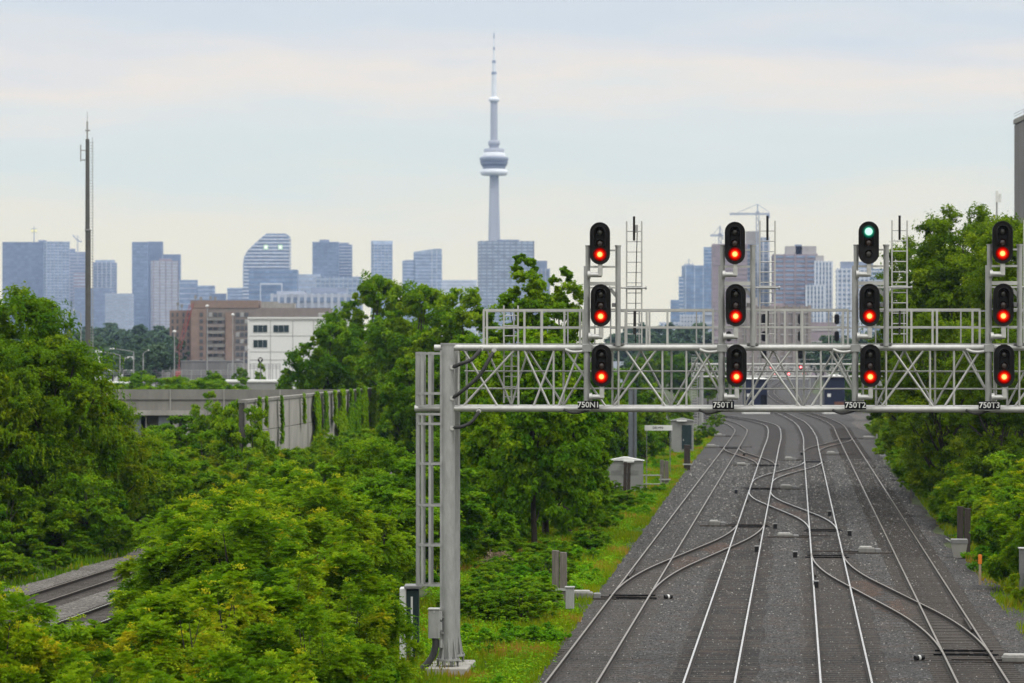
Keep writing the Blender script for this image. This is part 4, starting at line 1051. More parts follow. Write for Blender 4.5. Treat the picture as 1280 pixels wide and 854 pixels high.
# ------------------------------------------------------------------ signal heads
def stadium(r, h, n=12, dz=0.0):
    """stadium outline, half width r, half height h; counterclockwise from right"""
    p = []
    for k in range(n+1): a = math.pi*k/n; p.append((r*math.cos(a), (h-r)+r*math.sin(a)+dz))
    for k in range(n+1): a = math.pi+math.pi*k/n; p.append((r*math.cos(a), -(h-r)+r*math.sin(a)+dz))
    return p
def ring(b, po, pi, y0, y1, mi=0):
    n = len(po)
    vs = [(x,y0,z) for x,z in po]+[(x,y0,z) for x,z in pi]+[(x,y1,z) for x,z in po]+[(x,y1,z) for x,z in pi]
    fs = []
    for i in range(n):
        j = (i+1)%n; fs += [(i,j,n+j,n+i),(n+i,n+j,3*n+j,3*n+i),(j,i,2*n+i,2*n+j)]
    b.add(vs, fs, mi)
def head(lit, label, lampm):
    o = thing('railway_signal', label, 'signal light', (0,0,0), -A, 'signal heads on the near gantry')
    b = MB(); b.prism(stadium(.297,.622), -.02, .02); ring(b, stadium(.297,.622), stadium(.272,.597), -.075, -.02); b.build('backboard', M['black'], o)
    b = MB(); b.prism(stadium(.17,.50), .021, .26); b.build('housing', M['black_matte'], o)
    # hood: an upside-down U over the lenses
    b = MB(); P_ = [(.165,-.08)]+[(.165*math.cos(math.pi*k/14), .335+.165*math.sin(math.pi*k/14)) for k in range(15)]+[(-.165,-.08)]
    Q_ = [(.152,-.08)]+[(.152*math.cos(math.pi*k/14), .335+.152*math.sin(math.pi*k/14)) for k in range(15)]+[(-.152,-.08)]
    n = len(P_)
    vs = []
    for (a, c), (e, f) in zip(P_, Q_): vs += [(a,-.02,c),(e,-.02,f),(a,-.30+.05*(c<0),c),(e,-.30+.05*(c<0),f)]
    fs = []
    for i in range(n-1):
        k, m_ = i*4, i*4+4; fs += [(k,k+2,m_+2,m_),(k+3,k+1,m_+1,m_+3),(k+2,k+3,m_+3,m_+2)]
    fs += [(0,1,3,2),((n-1)*4+1,(n-1)*4,(n-1)*4+2,(n-1)*4+3)]
    b.add(vs, fs); b.build('hood', M['black'], o)
    for k, z in enumerate((.325, 0, -.325)):
        b = MB(); R = .20 if k == lit else .108  # lit lens drawn oversize to carry its painted bloom
        prof = [(R,-.022),(R,-.045),(R*.85,-.066),(R*.5,-.080),(.012,-.085)]
        vs = []; m_ = 20
        for r, y in prof:
            for q in range(m_): a = 6.28319*q/m_; vs.append((r*math.cos(a), y, z+r*math.sin(a)))
        fs = [(i*m_+q, i*m_+(q+1)%m_, (i+1)*m_+(q+1)%m_, (i+1)*m_+q) for i in range(len(prof)-1) for q in range(m_)]
        fs.append(tuple(range(4*m_, 5*m_)))
        b.add(vs, fs, 0, True)
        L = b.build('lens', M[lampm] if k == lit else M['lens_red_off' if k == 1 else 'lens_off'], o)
        if k == lit: L['label'] = 'lit ' + ('red' if lit == 2 else 'green') + ' lens with painted bloom'
        if k == lit: continue
        b = MB(); vs = []; fs = []
        for q in range(25):   # visor ring of each lens, open at the bottom
            a = math.radians(-50+280*q/24); c, s = math.cos(a), math.sin(a)
            vs += [(.125*c,-.02,z+.125*s),(.115*c,-.02,z+.115*s),(.125*c,-.15,z+.125*s),(.115*c,-.15,z+.115*s)]
        for q in range(24):
            p, m2 = q*4, q*4+4; fs += [(p,p+2,m2+2,m2),(p+3,p+1,m2+1,m2+3),(p+2,p+3,m2+3,m2+2)]
        b.add(vs, fs); b.build('visor', M['black'], o)
    b = MB(); b.bbox(-.06,.075,-.05,.09,-.95,-.60,.02); b.tube([(.05,.02,-.92),(-.30,.03,-.92)], .075, 12); b.tube([(-.28,.03,-.92),(-.36,.03,-.92)], .12, 12)
    b.build('bracket_arm', M['alu'], o)
    return o
proto = {}
rows = [(305,'top'),(382,'middle'),(457,'lowest')]
for ci, (c, txt) in enumerate(MASTS):
    for ri, (py, rn) in enumerate(rows):
        green = (txt == '750T2' and ri == 0)
        lab = '%s signal head lit %s on the mast above the %s plate' % (rn, 'green' if green else 'red', txt)
        key = 'g' if green else 'r'
        if green: o = head(0, lab, 'lamp_green')
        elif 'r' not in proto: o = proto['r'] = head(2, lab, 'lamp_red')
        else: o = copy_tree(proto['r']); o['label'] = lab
        px = c-1+ri*1.0; x = lx(px); y = -.42
        o.location = Vector((GX0+x*CA+y*SA, GY0-x*SA+y*CA, lz(py)))
        o.rotation_euler = (0,0,-A)

# ------------------------------------------------------------------ second and third gantries
def far_gantry(name, label, d, px0, px1, yt, yb, posts, ladders, masts, mast_top):
    ox, oz = px_x((px0+px1)/2, d), 0
    o = thing(name, label, 'signal gantry', (ox, d, 0), 0)
    X = lambda px: px_x(px,d)-ox
    Z = lambda py: px_z(py,d)
    for y in (0,1.5):
        for n_, z in (('top_chord',Z(yt)),('bottom_chord',Z(yb))):
            b = MB(); b.tube([(X(px0),y,z),(X(px1),y,z)], .11, 8); b.build(n_, M['alu'], o)
    n = int((px1-px0)/(11*415/d))
    for k in range(n):
        for y in (0,1.5):
            a = X(px0+(px1-px0)*k/n); c = X(px0+(px1-px0)*(k+1)/n); mid = (a+c)/2
            b = MB(); b.tube([(a,y,Z(yb)),(mid,y,Z(yt)),(c,y,Z(yb))], .05, 6); b.build('brace', M['alu'], o)
    for px in posts:
        for y in (0,1.5):
            b = MB(); b.tube([(X(px),y,-.1),(X(px),y,Z(yt)+.2)], .22, 10); b.build('post', M['galv'], o)
    for px in ladders:
        b = MB(); w = .35
        for s in (-w,w): b.beam((X(px)+s,-.3,.2),(X(px)+s,-.3,Z(yt-8)),.08,.08,up=(0,1,0))
        for k in range(28): b.tube([(X(px)-w,-.3,.4+k*.32),(X(px)+w,-.3,.4+k*.32)], .03, 5)
        b.build('ladder', M['galv'], o)
    for px in masts:
        b = MB(); w = .55
        for s in (-w,w): b.beam((X(px)+s,.1,Z(yb)),(X(px)+s,.1,Z(mast_top)),.13,.13,up=(0,1,0))
        for k in range(7): z = Z(mast_top)+(Z(yt)-Z(mast_top))*(k+.3)/7; b.beam((X(px)-w,.1,z),(X(px)+w+1.2,.1,z),.05,.07)
        b.build('signal_mast', M['galv'], o)
    return o
far_gantry('signal_gantry', 'second signal gantry down the line, seen through the near truss, carrying unlit black signals', 415, 866, 1103, 455.5, 471, (877,1100.5), (868,), (911,955,1000.5,1046), 394)
f2 = ['leftmost','second','third','rightmost']
for ci, px in enumerate((911,955,1000.5,1046)):
    for ri, py in enumerate((399,420.5,442)):
        d = 414.2
        t = thing('railway_signal', '%s row, %s column of the small dark unlit signals on the second gantry' % (['top','middle','bottom'][ri], f2[ci]), 'signal light', P(px,py,d), 0, 'dark signals on the second gantry')
        b = MB(); b.prism(stadium(.31,.64,8), -.05, .05); b.build('backboard', M['black'], t)
        b = MB(); b.prism(stadium(.17,.5,8), -.28, -.051); b.build('housing', M['black_matte'], t)
# railing and rear of second gantry carried in its own truss; third gantry with its five red lights
far_gantry('signal_gantry', 'farthest signal gantry with five tiny red lights above the distant tracks', 905, 940, 1012, 459.5, 474, (941,1012), (), (964,986,1003), 456)
for px, py, lab in [(964,459.3,'upper left'),(1001,459,'upper right'),(968,467.3,'lower left'),(986,467.5,'lower middle'),(1005.3,467.3,'lower right')]:
    t = thing('railway_signal', '%s of the five tiny red signals on the farthest gantry' % lab, 'signal light', P(px,py,903.6), 0, 'red signals on the farthest gantry')
    b = MB(); b.prism(stadium(.42,.75,8,), 0, .1); b.build('backboard', M['black'], t)
    b = MB(); b.prism(stadium(.34,.34,8), -.1, -.004); b.build('lens', M['red_dot'], t)
    b = MB(); b.prism(stadium(.15,.15,8), -.16, -.104); b.build('filament', M['red_core'], t)

# ------------------------------------------------------------------ trackside furniture
def timber_post(px, py, pyt, wpx, label, n=2, m='wood', strap=True, lean=0.0, base=None):
    p = G(px, py); d = p.y; H = px_z(pyt, d); w = wpx/F*d/n
    o = thing('timber_post', label, 'wooden post', (p.x,p.y,0), -A, 'old timber posts beside the tracks')
    for k in range(n):
        x = (k-(n-1)/2)*w*1.02; b = MB()
        h = H*(1-.035*((k*7)%3)); ww = w*.46
        z0 = -.3
        b.hexa([(x-ww,-ww,z0),(x+ww,-ww,z0),(x+ww,ww,z0),(x-ww,ww,z0),(x-ww+lean*h,-ww*.9,h),(x+ww*.92+lean*h,-ww*.9,h-.03),(x+ww*.92+lean*h,ww,h-.02),(x-ww+lean*h,ww,h)])
        b.build('timber', M[m if k != n-2 or n < 3 else 'wood_dark'], o)
    if strap:
        b = MB(); z = H*.24; W = wpx/F*d/2*1.06; b.box(-W-.05+lean*z,W+.12+lean*z,-w*.5-.04,-w*.5-.004,z-.05,z+.05); b.build('strap', M['alu'], o)
    return o
timber_post(699.5,752,688,19,'thick pair of grey timber posts with a pale strap, nearest on the grass bank',2)
timber_post(731,650,613,13,'leaning dark timber posts half hidden by the bright poplar',2,'wood_dark',False,.06)
timber_post(830.5,607,575,11,'short grey timber posts left of the leftmost track, before the blue steel column',2,'wood')
timber_post(859,588,556,8.5,'dark brown timber post with a grey collar near the green cabinet',1,'wood_dark')
timber_post(783,620,577,9,'dark timber posts in front of the silver cabinet',2,'wood_dark',False,.03)
timber_post(1204,694,633,17,'dark timber posts behind the pale concrete block on the right',2,'wood_dark',False,.02)
# metal cabinet beside the near pair of posts
p = G(712,764); o = thing('relay_box', 'grey metal relay box against the near timber posts', 'metal box', p, -A)
b = MB(); b.bbox(-.14,.16,-.15,.15,.1,.85,.02); b.build('box_body', M['galv'], o); b = MB(); b.bbox(-.17,.19,-.18,.18,.852,.9,.01); b.build('lid', M['galv'], o); b = MB(); b.tube([(0,0,-.1),(0,0,.1)], .05, 8); b.build('leg', M['galv_dark'], o)
# pale concrete blocks at the right edge of the ballast
def footing_block(px, py, w, label):
    p = G(px, py); s = w/F*p.y
    o = thing('concrete_footing', label, 'concrete block', p, -A, 'pale tapering concrete footings on the right')
    b = MB(); a, c = s*.36, s*.52
    b.hexa([(-a,-a,0),(a,-a,0),(a,a,0),(-a,a,0),(-c,-c,s*.95),(c,-c,s*.95),(c,c,s*.95),(-c,c,s*.95)]); b.build('block', M['concrete_pale'], o)
    b = MB(); b.bbox(-c*1.05,c*1.05,-c*1.05,c*1.05,s*.953,s*1.22,.02); b.build('cap', M['galv_dark'], o)
    b = MB(); b.tube([(-c,-.1,s*1.0),(-c-.25,-.15,s*1.25)], .04, 6); b.build('pipe', M['galv'], o)
footing_block(1199,697,19,'pale tapering concrete footing in front of the dark timber posts on the right')
footing_block(1108,580,9,'nearer of two small white footings at the foot of the right bushes')
footing_block(1103,572,8,'farther of two small white footings at the foot of the right bushes')
p = G(1225,731); o = thing('marker_stake', 'thin wooden stake with an orange top on the right ballast', 'stake', p, 0)
b = MB(); b.bbox(-.05,.05,-.02,.02,-.2,.83,.008); b.build('stake', mat('pale_stake',(.38,.30,.2),.8), o)
b = MB(); b.bbox(-.075,.075,-.035,.035,.84,1.22,.02); b.build('orange_top', M['orange'], o)
p = G(1139,624); o = thing('marker_stake', 'thin grey stake at the edge of the right ballast, farther off', 'stake', p, 0)
b = MB(); b.bbox(-.06,.06,-.03,.03,-.2,1.1,.01); b.build('stake', M['wood'], o)
p = G(1096,560); o = thing('marker_stake', 'pale stake beside the far white switch machine', 'stake', p, 0)
b = MB(); b.bbox(-.07,.07,-.03,.03,-.2,1.35,.01); b.build('stake', M['concrete_pale'], o)
p = P(1278,0,128); o = thing('steel_post', 'grey capped post cut by the right edge among the bushes', 'post', (p.x,128,-.1), 0)
b = MB(); b.bbox(-.1,.5,-.2,.2,0,px_z(686,128)+.1,.02); b.build('post_body', M['galv_dark'], o); b = MB(); b.bbox(-.14,.54,-.24,.24,px_z(686,128)+.103,px_z(684.5,128)+.1,.01); b.build('cap', M['alu'], o)
# black and white cabinet behind the left foreground bushes
d = 104; p = P(514,0,d); o = thing('control_cabinet', 'black fronted cabinet with white side behind the bushes left of the gantry post', 'cabinet', (p.x,d,-.1), 0)
b = MB(); b.bbox(-.34,-.14,-.4,.4,0,2.35,.02); b.build('side_panel', M['white_paint'], o)
b = MB(); b.bbox(-.137,.24,-.38,.4,0,2.30,.02); b.build('door', M['green_dark'], o)
b = MB(); b.bbox(-.2,.34,-.5,.45,2.352,2.44,.02); b.build('roof', M['galv_dark'], o)
b = MB(); b.bbox(.0,.06,-.41,-.385,.2,2.1,.005); b.build('door_strip', M['white_paint'], o)
d = 106; p = P(455,0,d); o = thing('equipment_cabinet', 'white equipment cabinet almost hidden by the sumacs left of the gantry post', 'cabinet', (p.x,d,-.1), 0)
b = MB(); b.bbox(-.9,.1,-.5,.5,0,2.05,.03); b.build('cabinet_body', M['white_paint'], o); b = MB(); b.bbox(-1.0,.2,-.6,.6,2.053,2.13,.02); b.build('roof', M['shed_grey'], o)
# silver cabinet and its little fence
def cabinet(px0, px1, pyb, pyt, label, body, front=None, depth=1.2, roofm='white_paint'):
    d = gd(pyb); x0, x1 = px_x(px0,d), px_x(px1,d); W = (x1-x0)/2; H = px_z(pyt,d)
    o = thing('equipment_cabinet', label, 'cabinet', ((x0+x1)/2,d,0), -.04)
    b = MB(); b.bbox(-W,W,0,depth,-.1,H-.16,.03); b.build('cabinet_body', M[body], o)
    b = MB(); b.hexa([(-W-.08,-.1,H-.157),(W+.08,-.1,H-.157),(W+.08,depth+.1,H-.157),(-W-.08,depth+.1,H-.157),(-.1,-.1,H+.08),(.1,-.1,H+.08),(.1,depth+.1,H+.08),(-.1,depth+.1,H+.08)]); b.build('roof', M[roofm], o)
    if front:
        b = MB(); b.bbox(-W*.05,W*.82,-.05,-.003,.35,H-.55,.01); dr = b.build('door', M[front], o)
        b = MB(); b.tube([(W*.1,-.08,1.1),(W*.1,-.08,1.3)], .03, 6); b.build('handle', M['alu'], dr)
        b = MB(); b.bbox(-W*.5,W*.4,-.35,-.11,H-.22,H-.08,.02); b.build('lamp_hood', M['white_paint'], o)
    else:
        for a_, c_ in ((-W*.9,-W*.03),(W*.03,W*.9)):
            b = MB(); b.bbox(a_,c_,-.03,-.003,.15,H-.45,.008); dr = b.build('door', M['shed_grey'], o)
            b = MB(); x_ = c_-.12 if a_ < 0 else a_+.12; b.box(x_-.03,x_+.03,-.07,-.031,H*.45,H*.55); q = b.build('handle', M['galv_dark'], dr)
            for z_ in range(5): b = MB(); b.box(a_+.15,c_-.2,-.04,-.031,H-.85-z_*.07,H-.82-z_*.07); q = b.build('louvre', M['galv_dark'], dr)
        b = MB(); b.box(-W*1.03,W*1.03,-.05,depth+.03,-.1,.1); b.build('plinth', M['concrete_dark'], o)
        b = MB(); b.bbox(-W*.1,W*.5,-.3,-.11,H-.26,H-.12,.02); b.build('lamp_hood', M['white_paint'], o)
    return o
cabinet(759,804,616,573,'silver equipment cabinet with white roof behind the blue steel column','shed_grey')
cabinet(839,867,566,524,'grey cabinet with a dark green door beyond the white name board','shed_grey','green_dark',1.5,'shed_grey')
d = 236; ox = px_x(790.5,d); H = px_z(487,d)
o = thing('steel_column', 'tall blue grey double steel column left of the tracks behind the truss', 'steel column', (ox,d,0), 0)
b = MB(); b.bbox(-.27,.02,-.15,.15,-.1,H,.02); b.build('flange', M['blue_steel'], o); b = MB(); b.bbox(.12,.30,-.15,.15,-.1,H,.02); b.build('flange', M['blue_steel'], o); b = MB(); b.box(.02,.12,.0,.1,-.1,H-.05); b.build('web', M['galv_dark'], o)
b = MB(); b.bbox(-.30,.02,-.18,.18,H+.003,H+.07,.02); b.build('cap', M['alu'], o)
o = thing('low_fence', 'low grey metal guard fence round the foot of the blue steel column', 'fence', (ox,d-1.5,0), 0)
b = MB()
for z in (.35,.95): b.tube([(-1.2,0,z),(1.9,0,z)], .04, 6)
b.build('fence_rail', M['galv'], o)
for x in (-1.2,-.2,.9,1.9): b = MB(); b.tube([(x,0,-.2),(x,0,1.0)], .045, 6); b.build('fence_post', M['galv'], o)
# name board
d = 262; ox = px_x(823,d); z = px_z(535,d)
o = thing('name_board', 'long white name board on two thin posts in the grass', 'sign', (ox,d,0), 0)
b = MB(); b.bbox(-1.06,1.06,-.03,.03,z-.20,z+.20,.01); b.build('board', M['white_paint'], o)
text_mesh('lettering', 'DELVIN', .24, M['black_matte'], o, (-.04,-.035,z), .003, .004)
for x in (-.9,.9): b = MB(); b.tube([(x,.07,-.2),(x,.07,z+.15)], .03, 6); b.build('leg', M['galv_dark'], o)
# navy cabins by the far curve
def cabin(px0, px1, pyr, pyb, label, door):
    d = 520; x0, x1 = px_x(px0,d), px_x(px1,d); W = (x1-x0)/2; H = px_z(pyr,d); zb = px_z(pyb,d)
    o = thing('trackside_cabin', label, 'cabin', ((x0+x1)/2,d,0), 0, 'navy cabins by the far tracks')
    b = MB(); b.bbox(-W,W,0,3,zb,H-.35,.04); b.build('wall', M['navy'], o)
    b = MB(); b.hexa([(-W-.2,-.3,H-.345),(W+.2,-.3,H-.345),(W+.2,3.2,H-.345),(-W-.2,3.2,H-.345),(-.5,.6,H+.1),(.5,.6,H+.1),(.5,2.2,H+.1),(-.5,2.2,H+.1)]); b.build('roof', M['white_paint'], o)
    b = MB(); b.bbox(-W*.75,-W*.4,-.06,-.004,zb+2.1,zb+2.6,.01); b.build('notice', M['white_paint'], o)
    if door: b = MB(); b.bbox(-W*.05,W*.9,-.06,-.004,zb,zb+1.35,.01); b.build('door', M['rust'], o)
    else:
        b = MB(); b.bbox(W*.45,W*.95,-.06,-.004,zb+.3,zb+2.4,.01); b.build('door', M['black_matte'], o)
        b = MB(); b.tube([(-W*.5,-.1,zb+.25),(-W*.5,-.004,zb+.25)], .2, 10); b.build('vent', M['white_paint'], o)
    b = MB(); b.bbox(-W-.15,W+.4,-.4,3.1,-.15,zb-.004,.05); b.build('white_plinth', M['white_paint'], o)
cabin(930,959,471,513.5,'left navy cabin with pale roof on a white block, beside the far tracks',False)
cabin(1031,1056,469,513.5,'right navy cabin with pale peaked roof and rusty door, beside the far tracks',True)
def marker_lamp(px, label):
    t = thing('marker_post', label, 'marker post', G(px,519), 0, 'small marker posts by the far tracks')
    b = MB(); b.tube([(0,0,0),(0,0,.5)], .08, 6); b.build('post_body', M['galv_dark'], t)
    b = MB(); b.bbox(-.28,.28,-.1,.1,.5,.85,.05); b.build('marker', M['white_paint'], t)
marker_lamp(967,'small pale marker just right of the left navy cabin'); marker_lamp(1019,'small pale marker just left of the right navy cabin')

# ------------------------------------------------------------------ concrete overpass and panelled wall
d = 309; zt = px_z(487,d)
o = thing('concrete_overpass', 'grey concrete overpass with a long parapet beyond the left thicket', 'overpass', (px_x(260,d),d,0), 0)
X = lambda px: px_x(px,d)-px_x(260,d)
zp = px_z(513,d)
b = MB(); b.box(X(60),X(452),0,.5,zp,zt); b.build('parapet', M['concrete'], o)
b = MB(); b.box(X(60),X(452),-.06,-.003,px_z(500,d)-.05,px_z(500,d)+.05); b.build('joint', M['joint'], o)
for px in (149,213,280,350): b = MB(); b.box(X(px)-.06,X(px)+.06,-.08,-.003,zp,zt+.02); b.build('joint', M['concrete_pale'], o)
b = MB(); b.box(X(60),X(452),-.35,-.003,zp-.45,zp-.004); b.build('ledge', M['concrete_pale'], o)
b = MB(); b.box(X(60),X(452),.503,9,zp-.4,zp+.1); b.build('deck', M['concrete'], o)
b = MB(); b.box(X(60),X(452),7,7.4,-.2,zp-.403); b.build('back_wall', M['concrete'], o)
for px in (150,168,176,198,216,232,252,262,300): 
    b = MB(); b.box(X(px),X(px)+(1.0 if px in (168,198,252) else .5),.1,1.4,-.2,zp-.404); b.build('pillar', M['blue_steel'] if px in (168,198) else M['concrete_pale'], o)
b = MB(); b.box(X(140),X(258),1.5,1.9,-.2,zp-.405); b.build('infill_panel', M['concrete'], o)
# panelled retaining wall running away beside the siding
A0 = Vector((px_x(308,229),229,0)); A1 = Vector((px_x(468,306),306,0)); dv = (A1-A0); L = dv.length; rz = math.atan2(dv.y,dv.x)
o = thing('retaining_wall', 'pale panelled concrete wall with hanging ivy running away beside the siding', 'wall', A0, rz)
zt2 = px_z(503,229)
npan = 22; pw = L/npan
pr = None
for k in range(npan):
    for r in range(3):
        h = zt2/3
        if pr is None:
            b = MB(); b.bbox(.02,pw-.02,0,.35,0,h-.05,.015); pr = b.build('panel', M['concrete_pale'], o); c = pr
        else: c = pr.copy(); col.objects.link(c); c.parent = o
        c.location = (k*pw, 0, r*h); 
b = MB(); b.box(-.05,L+.05,.12,.5,-.3,zt2-.07); b.build('backing', M['joint'], o)
b = MB(); b.box(-.1,L+.1,-.06,.55,zt2-.045,zt2+.16); b.build('coping', M['concrete'], o)
for k in range(0,npan+1,3):
    b = MB(); b.bbox(k*pw-.16,k*pw+.16,-.03,.10,-.2,zt2+.06,.01); b.build('wall_post', M['concrete'], o)
def ivy(s, w, h, label):
    n = int(160*w*h/3)+80
    z = zt2+.25-h*RNG.random(n)**.9; x = s+(RNG.random(n)-.5)*w*(.25+.75*np.clip((zt2+.3-z)/h+.25*np.sin(z*2+s),0,1))+.25*np.sin(z*1.3+s); y = -.22-.18*RNG.random(n)
    C = np.stack([x,y,z],1); Nn = unit(np.array([[0,-1,.5]])+rdir(n)*.6); U = unit(np.array([[0,-.2,-1]])+rdir(n)*.5)
    q = leaf_quads(C,Nn,U,.28+.16*RNG.random(n),.24)
    t = mesh_np('ivy', q, 4, fol['bush'], None, .5+RNG.normal(0,.15,n)); t.location = A0; t.rotation_euler = (0,0,rz)
    tag(t, label, 'ivy', 'ivy strands on the concrete wall')
for k, (s, w, h) in enumerate([(4,2.2,5.6),(7,.8,2.0),(15,1.0,3.4),(27,.9,2.2),(35,5.5,5.6),(40,3,3.2),(46,2.2,2.6),(51,7,5.6),(57,5,4.0),(62,5,5.4),(67,8,5.7),(74,8,5.7)]):
    ivy(s, w, h, 'ivy strand hanging down the panelled concrete wall')

# ------------------------------------------------------------------ tall masts, poles, yard
M['mast_steel'] = mat('dark_mast_steel', (.11,.11,.105), .6, .2, .15, 2)
d = 352; ox = px_x(110,d)
o = thing('lattice_mast', 'very tall dark steel monopole with climbing pegs at the left', 'mast', (ox,d,-.1), 0)
Z = lambda py: px_z(py,d)+.1
b = MB(); b.tube([(0,0,0),(0,0,Z(288))], [.30,.28], 10); b.tube([(-.05,0,Z(288)),(-.05,0,Z(174))], [.235,.20], 10); b.build('pole', M['mast_steel'], o)
b = MB(); b.lathe([(.29,Z(289)),(.34,Z(289)),(.34,Z(287)),(.24,Z(287))], 10); b.build('collar', M['galv_dark'], o)
b = MB(); b.tube([(-.08,0,Z(174)),(-.08,0,Z(152))], .09, 6); b.tube([(-.3,0,Z(163)),(.2,0,Z(163))], .09, 6); b.tube([(-.08,0,Z(152)),(-.08,0,Z(140))], .03, 5); b.build('antenna', M['galv'], o)
b = MB(); b.tube([(-.75,0,Z(202)),(-.75,0,Z(181))], .06, 6); b.tube([(-.75,0,Z(200)),(-.1,0,Z(200))], .06, 6); b.tube([(-.75,0,Z(188)),(-.1,0,Z(188))], .05, 6); b.build('side_antenna', M['galv'], o)
b = MB(); b.beam((.52,-.1,Z(470)),(.46,-.1,Z(172)),.05,.05,up=(0,1,0)); 
for k in range(88): z = 5+k*.3; b.beam((.2,-.1,z),(.62,-.1,z),.05,.05)
b.build('climbing_pegs', M['galv'], o)
def street_lamp(px, pyt, d, armpx, label, rise=4):
    ox = px_x(px,d); z = px_z(pyt,d)
    o = thing('street_lamp', label, 'street lamp', (ox,d,tz(d)), 0, 'street lamps in the yard')
    dz = -tz(d); L = armpx/F*d
    b = MB(); b.tube([(0,0,-.2),(0,0,z+dz)], [.16,.09], 8); b.build('pole', M['galv'], o)
    if L:
        b = MB(); b.tube([(0,0,z+dz),(L*.4,0,z+dz+rise*.5*d/F),(L,0,z+dz+rise*d/F)], .07, 6); b.build('arm', M['galv'], o)
        b = MB(); b.bbox(min(L,L*1.25),max(L,L*1.25),-.2,.2,z+dz+rise*d/F-.1,z+dz+rise*d/F+.15,.05); b.build('lamp_head', M['white_paint'], o)
    else: b = MB(); b.lathe([(.1,z+dz),(.5,z+dz+.2),(.45,z+dz+.5),(.1,z+dz+.7)], 10); b.build('lamp_head', M['white_paint'], o)
for a in [(101,392,700,-8,'tall street lamp with a curved arm left of the lattice mast'),(122,442,640,0,'short globe topped lamp right of the lattice mast'),(150,444,800,-22,'street lamp with a long arm leaning left, above the white shed'),
          (167,440,820,-24,'second street lamp with a long arm reaching left, behind the shed'),(179,442,760,6,'short street lamp right of the white shed'),(218,416,900,0,'tall thin lamp in front of the brick apartment block'),
          (259,384,950,0,'very tall thin pole in front of the brick block, left of the white building'),(291,395,950,0,'thin pole close left of the white building'),(305,440,760,7,'short lamp at the corner of the white building')]:
    street_lamp(*a)
def yard_shed(px0, px1, pyt, d, label, m, extras=()):
    ox = px_x((px0+px1)/2,d); W = (px1-px0)/2/F*d; H = px_z(pyt,d)
    o = thing('yard_shed', label, 'shed', (ox,d,0), 0)
    b = MB(); b.bbox(-W,W,0,12,-.3,H,.1); b.build('wall', M[m], o)
    b = MB(); b.box(-W-.15,W+.15,-.15,12.15,H+.003,H+.3); b.build('roof', M['white_paint' if m != 'concrete_dark' else 'galv_dark'], o)
    for a, c, mm in extras:
        b = MB(); b.box(px_x(a,d)-ox,px_x(c,d)-ox,-.12,-.004,.0,H-.25); b.build('door', M[mm], o)
yard_shed(98,168,447,980,'long white shed in the yard with grey doors, right of the lattice mast','white_paint',[(128,133,'shed_grey'),(147,151,'galv_dark')])
yard_shed(153,208,453,1000,'dark grey flat roofed shed beside the white yard shed','concrete_dark')
yard_shed(226,300,452,1050,'long dark low shed in front of the brick apartment block','concrete_dark')
yard_shed(112,150,480,640,'low pale wall block beside the mast foot in the yard','concrete')
yard_shed(272,345,478,520,'low white roofed hut in front of the white building','shed_grey')
for px0, px1, py, d, lab in [(130,300,463,900,'far thin railing along the yard'),(150,310,475,700,'nearer thin railing along the yard'),(285,350,455,800,'wire fence in front of the white building')]:
    o = thing('yard_fence', lab, 'fence', (px_x((px0+px1)/2,d),d,tz(d)), 0); W = (px1-px0)/2/F*d; z = px_z(py,d)-tz(d)
    b = MB(); 
    for q in (0,.5,1): b.tube([(-W,0,z-q*1.0),(W,0,z-q*1.0)], .06, 5)
    b.build('fence_rail', M['galv'], o)
    n = 14
    for k in range(n+1): b = MB(); x = -W+2*W*k/n; b.tube([(x,0,0),(x,0,z)], .07, 5); b.build('fence_post', M['galv'], o)
# round black sign with a white T on a pole in front of the white building
d = 540; o = thing('round_sign', 'round black sign with a white T above the conical young tree', 'sign', (px_x(325.5,d),d,0), 0); z = px_z(450,d)
b = MB(); vs = [( .42*math.cos(6.283*k/20), z+.42*math.sin(6.283*k/20)) for k in range(20)]; b.prism(vs, -.05, .05); b.build('disc', M['black'], o)
b = MB(); b.box(-.25,.25,-.075,-.054,z+.08,z+.22); b.box(-.08,.08,-.078,-.056,z-.25,z+.078); b.build('letter', M['white_paint'], o)
b = MB(); b.tube([(0,.1,0),(0,.1,z)], .07, 6); b.build('pole', M['galv_dark'], o)
# white industrial building
d = 800; ox = px_x(358,d)
o = thing('white_building', 'white clad industrial building with dark windows behind the maples', 'building', (ox,d,tz(d)), 0); X = lambda px: px_x(px,d)-ox; Z = lambda py: px_z(py,d)-tz(d)
b = MB(); b.box(X(311),X(440),0,20,-.2,Z(400)); b.build('wall', M['white_paint'], o)
b = MB(); b.box(X(309.5),X(441),-.25,20.2,Z(400)+.004,Z(396.5)); b.build('roof', M['white_paint'], o)
b = MB(); b.box(X(309.5),X(441),-.3,-.253,Z(399.4),Z(398.4)); b.build('roof_trim', M['shed_grey'], o)
b = MB(); b.box(X(309.8),X(311.6),-.25,-.004,0,Z(400)); b.build('corner_trim', M['white_paint'], o)
for a, c, e, f in ((316,335,406,416),(341,362,406,416),(316,335,424.5,435)):
    b = MB(); b.box(X(a),X(c),-.1,-.004,Z(f),Z(e)); w = b.build('window', M['white_paint'], o)
    for q in range(3):
        g0 = a+.6+(c-a-1.2)*q/3; b = MB(); b.box(X(g0)+.02,X(g0+(c-a-1.2)/3)-.05,-.14,-.103,Z(f)+.1,Z(e)-.1); g_ = b.build('pane', M['green_dark'], o); g_.parent = w
for py in (420,440,450): b = MB(); b.box(X(312),X(438),-.06,-.003,Z(py)-.05,Z(py)+.05); b.build('cladding_joint', M['shed_grey'], o)
for px in (338,366,392): b = MB(); b.box(X(px)-.06,X(px)+.06,-.055,-.003,0,Z(401)); b.build('cladding_joint', M['shed_grey'], o)
